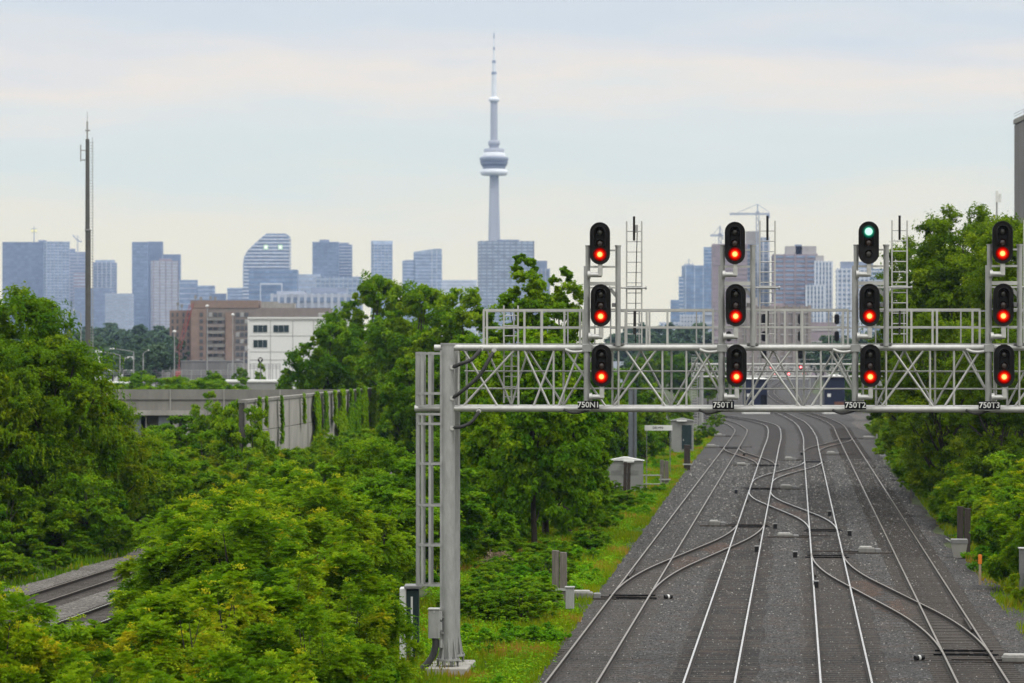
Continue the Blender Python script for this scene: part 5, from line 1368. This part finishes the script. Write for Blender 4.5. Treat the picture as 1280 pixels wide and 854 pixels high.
b = MB(); b.bbox(X(396),X(404),5,9,Z(396.5)+.004,Z(391),.2); b.build('roof_unit', M['shed_grey'], o)
# brick apartment block
M['brick'] = mat('red_brown_brick', (.255,.185,.150), .9, 0, .15, .4); M['brick2'] = mat('grey_brown_brick', (.24,.205,.185), .9, 0, .15, .4)
M['win'] = mat('dim_window', (.09,.095,.10), .25, 0, .5, .3, spec=.5); M['win_pale'] = mat('pale_window', (.36,.36,.35), .3, 0, .5, .25, spec=.5)
d = 1250; ox = px_x(300,d)
o = thing('brick_apartments', 'brown brick apartment block with rows of balconies behind the white building', 'apartment block', (ox,d,tz(d)), 0); X = lambda px: px_x(px,d)-ox; Z = lambda py: px_z(py,d)-tz(d)
b = MB(); b.box(X(239),X(412),0,22,-.3,Z(385)); b.build('wall', M['brick2'], o)
b = MB(); b.box(X(238),X(323),-.3,15,Z(385)+.004,Z(375.5)); b.build('upper_storey', M['brick'], o)
b = MB(); b.box(X(239),X(258),-1.0,-.004,0,Z(386)); b.build('brick_bay', M['brick'], o)
b = MB(); b.box(X(211),X(238.7),3,22,-.3,Z(388)); b.build('side_wing', M['brick'], o)
b = MB(); b.box(X(282),X(292),-.8,-.004,0,Z(390)); b.build('brick_bay', M['brick'], o)
b = MB(); b.box(X(326),X(346),2,8,Z(385)+.01,Z(377)); b.build('penthouse', M['concrete_pale'], o)
b = MB(); b.box(X(346.3),X(368),2,9,Z(385)+.01,Z(379)); b.build('penthouse', M['concrete_pale'], o)
wp = {}
def win(px0, px1, py, mm, y=-.12, hh=1.5):
    key = (round(px1-px0,1), mm)
    if key not in wp:
        b = MB(); W = (px1-px0)/F*d; b.box(0,W,-.1,.1,0,hh); wp[key] = b.build('window', M[mm], o); c = wp[key]
    else: c = wp[key].copy(); col.objects.link(c); c.parent = o
    c.location = (X(px0), y, Z(py)); return c
for r in range(8):
    py = 396+r*8.3
    for px in (213.5,219.5,227,233): win(px,px+2.6,py,'win',2.9)
    win(250,254,py,'win',-1.1)
    for k, px in enumerate((261,267,273,295,300.5,306)):
        win(px,px+4.4,py,'win_pale' if (r*3+k) % 4 == 0 else 'win')
for r in range(8):
    b = MB(); b.box(X(259),X(281),-1.3,-.15,Z(400+r*8.3)-.25,Z(400+r*8.3)+.9); b.build('balcony', M['brick2'] if r % 2 else M['concrete'], o)
for px, py in ((221,378),(226,380),(243,369),(250,371),(262,370),(268,371)):
    b = MB(); b.tube([(X(px),4,Z(388 if px < 238 else 376)),(X(px),4,Z(py))], .14, 5); b.box(X(px)-.5,X(px)+.5,3.7,4.3,Z(py)-1.2,Z(py)); b.build('roof_antenna', M['shed_grey'], o)
# red lattice boom
d = 1150; o = thing('crane_boom', 'thin red lattice crane boom leaning in front of the brick apartments', 'crane', (px_x(229,d),d,tz(d)), 0)
M['red_steel'] = mat('red_crane_paint', (.35,.06,.05), .6)
b = MB(); p0 = Vector((px_x(224,d)-px_x(229,d),0,px_z(436,d))); p1 = Vector((px_x(239,d)-px_x(229,d),0,px_z(380,d)))
for s in (-.55,.55): b.tube([p0+Vector((s,0,0)),p1+Vector((s,0,0))], .09, 5)
for k in range(14): a = p0.lerp(p1,k/14); c = p0.lerp(p1,(k+1)/14); b.tube([a+Vector((-.55 if k%2 else .55,0,0)),c+Vector((.55 if k%2 else -.55,0,0))], .06, 4)
b.build('boom', M['red_steel'], o)
b = MB(); b.tube([p1,(p1.x+1.0,0,px_z(378,d)),(px_x(232,d)-px_x(229,d),0,px_z(415,d))], .06, 4); b.build('hoist_rope', M['red_steel'], o)
b = MB(); b.bbox(p0.x-1.2,p0.x+1.2,-1.2,1.2,-.3,3.0,.2); b.build('cab', M['red_steel'], o)
b = MB(); b.tube([(p0.x,0,2.5),p0], .12, 5); b.build('boom_foot', M['red_steel'], o)
# concrete tower at the right edge
d = 450; o = thing('concrete_tower', 'tall plain grey concrete tower cut by the right edge', 'tower', (px_x(1296,d)+1.6,d+4,-.2), 0); W = px_x(1296,d)-px_x(1265,d)
b = MB(); b.bbox(-W,W,-4,5,0,px_z(150,d)+.2,.15); b.build('wall', M['concrete_dark'], o)
b = MB(); b.bbox(-W-.12,W+.12,-4.12,5.12,px_z(150,d)+.203,px_z(143,d)+.2,.15); b.build('crown', M['concrete'], o)
b = MB(); z0 = px_z(143,d)+.2
for q in (.35,.7): b.tube([(-W,-4,z0+q),(W,-4,z0+q),(W,5,z0+q)], .03, 5); b.tube([(-W,-4,z0+q),(-W,5,z0+q)], .03, 5)
for k in range(9): x = -W+2*W*k/8; b.tube([(x,-4,z0),(x,-4,z0+.7)], .03, 5)
b.build('roof_railing', M['galv_dark'], o)
b = MB(); b.tube([(px_x(1279,d)-px_x(1296,d),-2,z0),(px_x(1279,d)-px_x(1296,d),-2,z0+1.9)], .08, 6); b.build('roof_mast', M['galv'], o)
d = 300; o = thing('antenna_pole', 'slim panel antenna poking above the locust tree beside the tower', 'antenna', (px_x(1246,d),d,-.2), 0)
b = MB(); b.tube([(0,0,0),(0,0,px_z(238,d)+.2)], .08, 6); b.build('pole', M['galv'], o); b = MB(); b.bbox(-.12,.12,-.2,-.08,px_z(253,d)+.2,px_z(238,d)+.2,.03); b.bbox(.15,.38,-.2,-.08,px_z(253,d)+.2,px_z(242,d)+.2,.03); b.build('panel', M['white_paint'], o)
d = 300; o = thing('grey_shed', 'blue grey shed wall glimpsed behind the right thicket below the truss', 'shed', (px_x(1140,d),d,-.1), 0)
b = MB(); b.bbox(-1.2,1.2,0,3,0,px_z(508,d),.05); b.build('wall', M['blue_steel'], o); b = MB(); b.box(-1.35,1.35,-.15,3.15,px_z(508,d)+.003,px_z(506,d)); b.build('roof', M['galv'], o)

# ------------------------------------------------------------------ skyline
def bm_(name, c, rough=.5, var=.1): 
    m = bpy.data.materials.new(name); m.use_nodes = True; nt = m.node_tree; b = nt.nodes['Principled BSDF']
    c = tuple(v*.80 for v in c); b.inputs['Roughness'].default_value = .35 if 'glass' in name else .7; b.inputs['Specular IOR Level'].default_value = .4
    t = N(nt,'ShaderNodeTexCoord'); g = N(nt,'ShaderNodeNewGeometry')
    sn = N(nt,'ShaderNodeVectorMath',operation='SNAP'); sn.inputs[1].default_value = (5.5,5.5,4.0); nt.links.new(g.outputs['Position'], sn.inputs[0])
    wnz = N(nt,'ShaderNodeTexWhiteNoise'); nt.links.new(sn.outputs[0], wnz.inputs['Vector'])
    n1 = N(nt,'ShaderNodeTexNoise', i_Scale=.035, i_Detail=3.0); nt.links.new(g.outputs['Position'], n1.inputs['Vector'])
    ad = N(nt,'ShaderNodeMath',operation='ADD'); nt.links.new(wnz.outputs['Value'], ad.inputs[0]); nt.links.new(n1.outputs['Fac'], ad.inputs[1])
    k = .24 if 'glass' in name else .13
    r = ramp(nt, [(.1, tuple(v*(1-k) for v in c)), (.55, c), (.98, tuple(min(1,v*(1+k*1.2)) for v in c))], (lambda q: (nt.links.new(ad.outputs[0], q.inputs[0]), q.outputs[0])[1])(N(nt,'ShaderNodeMath',operation='MULTIPLY')))
    r.inputs[0].links[0].from_node.inputs[1].default_value = .55
    nt.links.new(r.outputs[0], b.inputs['Base Color']); M[name] = m; return name
for nm, c in dict(glass_dark=(0.193, 0.253, 0.371), glass_mid=(0.228, 0.296, 0.421), glass_blue=(0.169, 0.260, 0.417), glass_pale=(0.392, 0.467, 0.585), slab_grey=(0.427, 0.467, 0.559), slab_white=(0.609, 0.648, 0.728), slab_pink=(0.32, 0.263, 0.291), slab_beige=(0.403, 0.382, 0.38), slab_dark=(0.225, 0.275, 0.381), slab_mid=(0.267, 0.316, 0.42), taupe=(0.277, 0.239, 0.225)).items(): bm_(nm, c)  # facade colours lightened and blued to paint in part of the distance haze
def tower(label, px0, px1, pyt, d, wall, win=None, fh=4.0, frac=.5, fins=0, finm=None, rz=0.0, name='city_building', roof=None, cat='building', pyb=None, ratio=.6, finw=1.2):
    Wa = (px1-px0)/F*d; c, s = math.cos(rz), abs(math.sin(rz)); w = Wa/(c+ratio*s); dp = ratio*w
    z0 = tz(d)-1; H = px_z(pyt,d)-z0
    o = thing(name, label, cat, (px_x((px0+px1)/2,d), d+dp/2, z0), rz, 'skyline buildings' if d > 3000 else None)
    b = MB(); b.box(-w/2,w/2,-dp/2,dp/2,0,H); b.build('wall', M[wall], o)
    vis = max(0, px_z(452,d)-z0)
    if win:
        pr = None; n = int((H-vis)/fh)
        for k in range(min(n,100)):
            if pr is None: b = MB(); b.box(-w/2-.25,w/2+.25,-dp/2-.25,dp/2+.25,0,fh*frac); pr = b.build('window_band', M[win], o); q = pr
            else: q = pr.copy(); col.objects.link(q); q.parent = o
            q.location = (0,0,H-fh*(k+1)+fh*(1-frac)*.4)
    if fins:
        pr = None
        for k in range(fins+1):
            for side in (0,1):
                if side and not rz: continue
                if side == 0: loc = (-w/2+w*k/fins, -dp/2-.3, 0)
                else: loc = ((-w/2-.3) if rz < 0 else (w/2+.3), -dp/2+dp*k/fins, 0)
                if pr is None: b = MB(); b.box(-finw/2,finw/2,-.3,.3,0,H+.4); pr = b.build('facade_fin', M[finm or wall], o); q = pr
                else: q = pr.copy(); col.objects.link(q); q.parent = o
                q.location = loc; q.rotation_euler = (0,0,math.pi/2 if side else 0)
    if roof:
        for (a, e, t, m) in roof:
            x0, x1 = px_x(a,d)-o.location.x, px_x(e,d)-o.location.x
            b = MB(); b.box(x0,x1,-dp*.3,dp*.3,H+.01,px_z(t,d)-z0); b.build('roof_block', M[m], o)
    return o
D = 5200
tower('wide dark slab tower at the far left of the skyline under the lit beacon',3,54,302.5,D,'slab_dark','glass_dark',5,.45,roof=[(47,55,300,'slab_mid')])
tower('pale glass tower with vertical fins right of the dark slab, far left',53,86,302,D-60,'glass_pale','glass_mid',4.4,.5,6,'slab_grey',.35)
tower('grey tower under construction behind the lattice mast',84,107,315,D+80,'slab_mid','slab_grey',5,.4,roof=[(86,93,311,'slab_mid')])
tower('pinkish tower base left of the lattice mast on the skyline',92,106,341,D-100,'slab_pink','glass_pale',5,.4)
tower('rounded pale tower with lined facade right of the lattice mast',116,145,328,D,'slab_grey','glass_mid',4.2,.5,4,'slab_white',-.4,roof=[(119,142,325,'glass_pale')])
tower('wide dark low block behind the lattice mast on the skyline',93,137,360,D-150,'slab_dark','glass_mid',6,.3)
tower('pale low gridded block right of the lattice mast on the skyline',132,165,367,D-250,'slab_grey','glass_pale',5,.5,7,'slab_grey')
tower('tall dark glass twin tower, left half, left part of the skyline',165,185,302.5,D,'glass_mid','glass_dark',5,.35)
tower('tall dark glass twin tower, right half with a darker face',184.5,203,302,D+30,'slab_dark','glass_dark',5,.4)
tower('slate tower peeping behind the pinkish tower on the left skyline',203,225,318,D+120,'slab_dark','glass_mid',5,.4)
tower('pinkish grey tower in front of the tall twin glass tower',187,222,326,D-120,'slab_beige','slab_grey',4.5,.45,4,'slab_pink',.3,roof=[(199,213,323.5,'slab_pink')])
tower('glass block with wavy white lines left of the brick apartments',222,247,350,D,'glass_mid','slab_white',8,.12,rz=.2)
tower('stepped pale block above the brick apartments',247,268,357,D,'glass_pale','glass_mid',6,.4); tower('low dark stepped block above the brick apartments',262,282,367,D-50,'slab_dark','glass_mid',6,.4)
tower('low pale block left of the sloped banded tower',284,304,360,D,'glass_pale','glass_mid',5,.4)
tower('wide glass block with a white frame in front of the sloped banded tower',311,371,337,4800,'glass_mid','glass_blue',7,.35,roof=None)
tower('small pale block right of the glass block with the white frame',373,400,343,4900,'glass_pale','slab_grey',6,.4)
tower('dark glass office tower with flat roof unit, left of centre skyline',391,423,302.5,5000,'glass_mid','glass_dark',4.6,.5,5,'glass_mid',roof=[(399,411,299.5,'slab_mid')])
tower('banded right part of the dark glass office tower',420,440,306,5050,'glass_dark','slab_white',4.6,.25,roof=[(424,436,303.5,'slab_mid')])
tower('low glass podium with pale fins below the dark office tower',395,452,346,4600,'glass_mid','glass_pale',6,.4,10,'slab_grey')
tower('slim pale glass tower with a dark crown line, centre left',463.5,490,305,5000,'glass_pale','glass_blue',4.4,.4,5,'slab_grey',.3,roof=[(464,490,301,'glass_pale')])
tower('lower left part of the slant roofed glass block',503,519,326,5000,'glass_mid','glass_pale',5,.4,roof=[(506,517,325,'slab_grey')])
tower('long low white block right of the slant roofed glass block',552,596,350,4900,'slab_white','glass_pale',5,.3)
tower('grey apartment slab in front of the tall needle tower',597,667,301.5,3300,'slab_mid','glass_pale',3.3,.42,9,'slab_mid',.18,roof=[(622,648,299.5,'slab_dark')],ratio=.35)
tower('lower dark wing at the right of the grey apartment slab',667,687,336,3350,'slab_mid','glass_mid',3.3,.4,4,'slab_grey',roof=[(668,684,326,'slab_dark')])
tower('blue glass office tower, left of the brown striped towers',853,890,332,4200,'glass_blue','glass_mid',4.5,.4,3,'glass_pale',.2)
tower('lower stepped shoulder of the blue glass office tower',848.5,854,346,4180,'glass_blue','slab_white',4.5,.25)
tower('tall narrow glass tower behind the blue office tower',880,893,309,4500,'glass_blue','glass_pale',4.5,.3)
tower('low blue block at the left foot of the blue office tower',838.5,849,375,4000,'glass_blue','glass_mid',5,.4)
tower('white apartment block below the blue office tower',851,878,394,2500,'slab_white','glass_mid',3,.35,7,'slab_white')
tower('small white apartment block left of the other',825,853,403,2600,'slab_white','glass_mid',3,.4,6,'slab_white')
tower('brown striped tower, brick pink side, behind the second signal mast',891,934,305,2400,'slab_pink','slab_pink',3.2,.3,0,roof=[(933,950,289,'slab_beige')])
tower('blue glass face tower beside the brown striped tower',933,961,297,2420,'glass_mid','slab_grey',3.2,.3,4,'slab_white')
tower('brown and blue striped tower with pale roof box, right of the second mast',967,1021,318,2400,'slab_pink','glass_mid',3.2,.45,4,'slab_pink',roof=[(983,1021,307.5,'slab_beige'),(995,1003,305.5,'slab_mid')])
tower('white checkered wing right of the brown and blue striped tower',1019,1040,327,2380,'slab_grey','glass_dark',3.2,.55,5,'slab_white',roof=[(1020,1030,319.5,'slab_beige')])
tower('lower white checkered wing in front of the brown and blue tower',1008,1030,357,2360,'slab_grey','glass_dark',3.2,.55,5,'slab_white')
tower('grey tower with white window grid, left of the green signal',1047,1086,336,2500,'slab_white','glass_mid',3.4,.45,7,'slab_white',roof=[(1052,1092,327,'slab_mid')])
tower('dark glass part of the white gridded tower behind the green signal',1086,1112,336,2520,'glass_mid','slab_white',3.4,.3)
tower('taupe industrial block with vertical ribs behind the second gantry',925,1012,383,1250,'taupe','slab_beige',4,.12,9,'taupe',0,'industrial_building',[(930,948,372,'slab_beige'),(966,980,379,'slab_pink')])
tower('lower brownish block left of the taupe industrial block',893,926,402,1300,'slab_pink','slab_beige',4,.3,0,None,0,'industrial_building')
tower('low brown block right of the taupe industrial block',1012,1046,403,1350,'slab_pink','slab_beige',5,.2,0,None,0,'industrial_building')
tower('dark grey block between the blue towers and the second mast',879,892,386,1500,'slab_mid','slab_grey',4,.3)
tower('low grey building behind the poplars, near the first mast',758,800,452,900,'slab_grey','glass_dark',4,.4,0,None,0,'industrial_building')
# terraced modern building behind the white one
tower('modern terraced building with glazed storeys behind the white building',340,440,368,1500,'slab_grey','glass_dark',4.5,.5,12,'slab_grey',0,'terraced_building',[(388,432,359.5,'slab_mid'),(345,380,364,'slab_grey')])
# sloped banded tower
d = 5100; o = thing('city_building', 'white banded tower with a curved sloping left side and two green lit signs', 'building', (px_x(332,d),d,tz(d)-1), 0, 'skyline buildings'); z0 = tz(d)-1
X = lambda px: px_x(px,d)-px_x(332,d); Z = lambda py: px_z(py,d)-z0
prof = [(303.5,452),(303.8,330),(305,322),(309,314),(318,305),(327,297),(333,292),(357,292),(361,295),(361.5,452)]
b = MB(); b.prism([(X(a),Z(c)) for a,c in prof][::-1] if False else [(X(a),Z(c)) for a,c in [prof[0]]+prof[:0:-1]], 0, 40); b.build('wall', M['glass_mid'], o)
lft = lambda py: float(np.interp(py,[292,297,305,314,322,330,452],[333,327,318,309,305,303.8,303.5]))
for k in range(26):
    py = 295+k*4.3; b = MB(); b.box(X(lft(py))-.8,X(361.5 if py > 296 else 358)+.8,-1.0,41,Z(py)-1.1,Z(py)+1.1); b.build('floor_band', M['slab_white'], o)
M['sign_green'] = emit('green_sign_glow', (.70,1,.62), 1.0); M['sign_core'] = emit('sign_white_glow', (1,1,.95), 1.3)
for px in (332.5,350.5):
    b = MB(); b.box(X(px)-3.2,X(px)+3.2,-1.6,-1.05,Z(309)-3.2,Z(309)+3.2); s = b.build('lit_sign', M['sign_green'], o)
    b = MB(); b.box(X(px)-1.7,X(px)+1.7,-1.9,-1.61,Z(309)-2,Z(309)+2); q = b.build('sign_letters', M['sign_core'], o); q.parent = s
d = 4795; o = thing('roof_frame', 'white portal frame on the face of the wide glass block', 'frame', (px_x(338,d),d,tz(d)), 0)
b = MB(); X = lambda px: px_x(px,d)-px_x(338,d); Z = lambda py: px_z(py,d)-tz(d)
b.box(X(325),X(353),-1,1,Z(356),Z(354)); b.build('beam', M['slab_white'], o); b = MB(); b.box(X(351.5),X(353),-1.1,1,0,Z(356)-.01); b.build('column', M['slab_white'], o); b = MB(); b.box(X(325),X(326.2),-1.1,1,0,Z(356)-.01); b.build('column', M['slab_white'], o)
# slant roofed block
d = 5000; o = thing('city_building', 'glass block with a slanting roof rising to the right, centre left', 'building', (px_x(535,d),d,tz(d)-1), 0, 'skyline buildings'); z0 = tz(d)-1
X = lambda px: px_x(px,d)-px_x(535,d); Z = lambda py: px_z(py,d)-z0
b = MB(); b.prism([(X(517),Z(452)),(X(552),Z(452)),(X(552),Z(311)),(X(543),Z(311)),(X(517),Z(315))], 0, 30); b.build('wall', M['glass_pale'], o)
for k in range(24): b = MB(); py = 319+k*4.2; b.box(X(517)-.3,X(552)+.3,-.5,30.5,Z(py)-.9,Z(py)+.9); b.build('window_band', M['glass_mid'], o)
for px in (540,546): b = MB(); b.box(X(px)-.5,X(px)+.5,-.9,-.51,0,Z(313)); b.build('facade_fin', M['slab_white'], o)
# lit weather beacon mast on the dark slab
d = 5190; o = thing('beacon_mast', 'thin mast with a lit yellow lamp above the dark slab tower', 'beacon', (px_x(41.5,d),d+10,px_z(302,d)), 0); k = d/F
M['beacon'] = emit('yellow_beacon', (1,.93,.45), 1.1)
b = MB(); b.tube([(0,0,0),(0,0,20*k)], [1.0,.4], 5); b.build('mast', M['slab_grey'], o)
b = MB(); b.box(-4.2*k,4.2*k,-.6,.6,15.6*k,16.4*k); b.box(-4*k,4*k,-.5,.5,11.2*k,11.8*k); b.build('cross_arm', M['slab_grey'], o)
for x in (-2.2,2.2): b = MB(); b.box((x-1.5)*k,(x+1.5)*k,-1.4,-.7,12*k,15.4*k); b.build('lamp', M['beacon'], o)
# cranes
def crane(px, pyb, pyt, l, r, d, label, lean=0):
    o = thing('tower_crane', label, 'crane', (px_x(px,d),d,px_z(pyb,d)), 0, 'tower cranes on the skyline'); k = d/F; H = (pyb-pyt)*k
    b = MB()
    for s in (-.9,.9): b.tube([(s,0,-20),(s,0,H)], .35, 4)
    for q in range(int(H/4)+4): b.beam((-.9 if q%2 else .9,0,-16+q*4),(.9 if q%2 else -.9,0,-12+q*4),.4,.4)
    b.build('tower_mast', M['slab_grey'], o)
    b = MB(); b.beam((l*k,0,H-2+lean*abs(l)*k),(0,0,H-2),.9,1.6); b.beam((0,0,H-2),(r*k,0,H-2-lean*2),.9,1.6); b.tube([(0,0,H+5),(l*k*.7,0,H-1+lean*abs(l)*k*.7)], .2, 4); b.tube([(0,0,H+5),(r*k,0,H-1)], .2, 4); b.beam((0,0,H-2),(0,0,H+5),.9,.9,up=(0,1,0)); b.build('jib', M['slab_grey'], o)
    b = MB(); b.box(r*k*.75,r*k,-1,1,H-5,H-2.4); b.build('counterweight', M['slab_dark'], o)
crane(947,292,264,-35,15,2400,'large tower crane with a long jib above the brown striped towers')
crane(900,306,291,-12,4,2500,'smaller tower crane left of the brown striped tower roof')
crane(97,314,299,-6,5,5150,'luffing tower crane on the tower behind the lattice mast',1.1)
crane(861,333,329,-6,6,4200,'short crane on the roof of the blue glass office tower')

# needle tower
d = 5435; u = d/F; o = thing('needle_tower', 'very tall slender concrete communications tower with a round pod', 'tower', (px_x(617.5,d),d,tz(d)-1), 0); z0 = tz(d)-1
Z = lambda py: px_z(py,d)-z0
M['cn'] = mat('hazed_tower_concrete', (.44,.46,.52), .8, 0, .08, .02); M['cn_pod'] = mat('pod_shell', (.27,.30,.37), .6, 0, .08, .02); M['cn_dark'] = mat('pod_glass', (.08,.10,.15), .4, 0, .1, .05); M['cn_white'] = mat('white_radome', (.86,.88,.92), .5, 0, .05, .05)  # tower concrete has the blue of distant haze added to its colour
def loft(rings, name, m):
    b = MB(); n = len(rings[0]); vs = [p for r in rings for p in r]; fs = []
    for i in range(len(rings)-1):
        for k in range(n): fs.append((i*n+k, i*n+(k+1)%n, (i+1)*n+(k+1)%n, (i+1)*n+k))
    fs.append(tuple(range(n-1,-1,-1))); fs.append(tuple(range((len(rings)-1)*n, len(rings)*n))); b.add(vs, fs); return b.build(name, M[m], o)
def yring(z, R, core, t):
    out = []
    for k in range(3):
        a = 2*math.pi*k/3+math.radians(100); c, s = math.cos(a), math.sin(a)
        for r, w in ((R,-t),(R,t)): out.append((r*c-w*s, r*s+w*c, z))
        a2 = a+math.pi/3; out.append((core*math.cos(a2-.35), core*math.sin(a2-.35), z)); out.append((core*math.cos(a2+.35), core*math.sin(a2+.35), z))
    return out
loft([yring(0,30*u,8*u,3*u), yring(Z(420),13*u,6*u,2.2*u), yring(Z(300),7.6*u,5.0*u,1.9*u), yring(Z(219),5.6*u,4.4*u,1.7*u)], 'shaft', 'cn')
lat = lambda prof, nm, m, n=28: (lambda b: (b.lathe([(r*u, Z(py)) for r, py in prof], n), b.build(nm, M[m], o)))(MB())
lat([(15,219.5),(17.2,217.5),(17.6,215),(16.8,212.8),(14,211.6)], 'radome', 'cn_white')
pod = lat([(13.5,211.5),(14.5,209),(15.8,206.5),(17,204.5),(17.2,201),(18,200.4),(18,197.5),(17,196.6),(14.5,196)], 'pod', 'cn_pod')[1]
b = lat([(15.2,208.2),(16.7,205.6)], 'pod_windows', 'cn_dark')[1]; b.parent = pod
b = MB(); b.lathe([(17.35*u,Z(203.8)),(17.35*u,Z(201.6))], 28); w = b.build('pod_windows', M['cn_dark'], o); w.parent = pod
lat([(14.4,195.9),(14.2,193),(12.5,190.8)], 'pod_roof', 'cn_white'); lat([(12.6,190.7),(12.8,186.2),(12,186)], 'upper_pod', 'cn')
lat([(6.2,185.9),(5.9,182),(7.4,181.5),(7.2,176),(5.8,175.6)], 'equipment_deck', 'cn', 12)
lat([(4.6,175.5),(4.4,128)], 'upper_shaft', 'cn', 6)
lat([(4.4,127.9),(6.6,126.6),(7.0,124.6),(6.2,122.8),(4.6,121.6),(3.4,121.2)], 'sky_pod', 'cn_white')
for a, c, r1, r2, m in ((121.1,93.2,3.3,3.0,'cn_white'),(93.1,90,3.4,3.2,'slab_mid'),(89.9,79,2.4,2.2,'cn_white'),(78.9,75.5,2.6,2.0,'slab_mid'),(75.4,62.5,1.25,1.1,'cn_white'),(62.4,59,1.5,1.2,'slab_mid'),(58.9,48,1.0,.8,'cn_white'),(47.9,41,1.0,.5,'slab_mid')):
    lat([(r1,a),(r2,c)], 'antenna_mast', m, 10)

# ------------------------------------------------------------------ haze over everything
for o in [o for o in scene.objects if o.get('H') and not o.get('used')]: pass
for ps in PROTO.values():
    for p in ps:
        if not p['used']:
            for c in list(p.children): bpy.data.objects.remove(c)
            bpy.data.objects.remove(p)
for o in scene.objects:
    for k in ('H','used'):
        if k in o: del o[k]
b = MB(); b.box(-3500,3500,-80,6080,-48,580)
hm = bpy.data.materials.new('haze'); hm.use_nodes = True; nt = hm.node_tree; nt.nodes.clear()
pv = N(nt, 'ShaderNodeVolumePrincipled'); pv.inputs['Color'].default_value = (*HAZE_COLOR,1); pv.inputs['Density'].default_value = HAZE_DENSITY
oo = N(nt, 'ShaderNodeOutputMaterial'); nt.links.new(pv.outputs[0], oo.inputs['Volume'])
tag(b.build('haze', hm), kind='stuff')
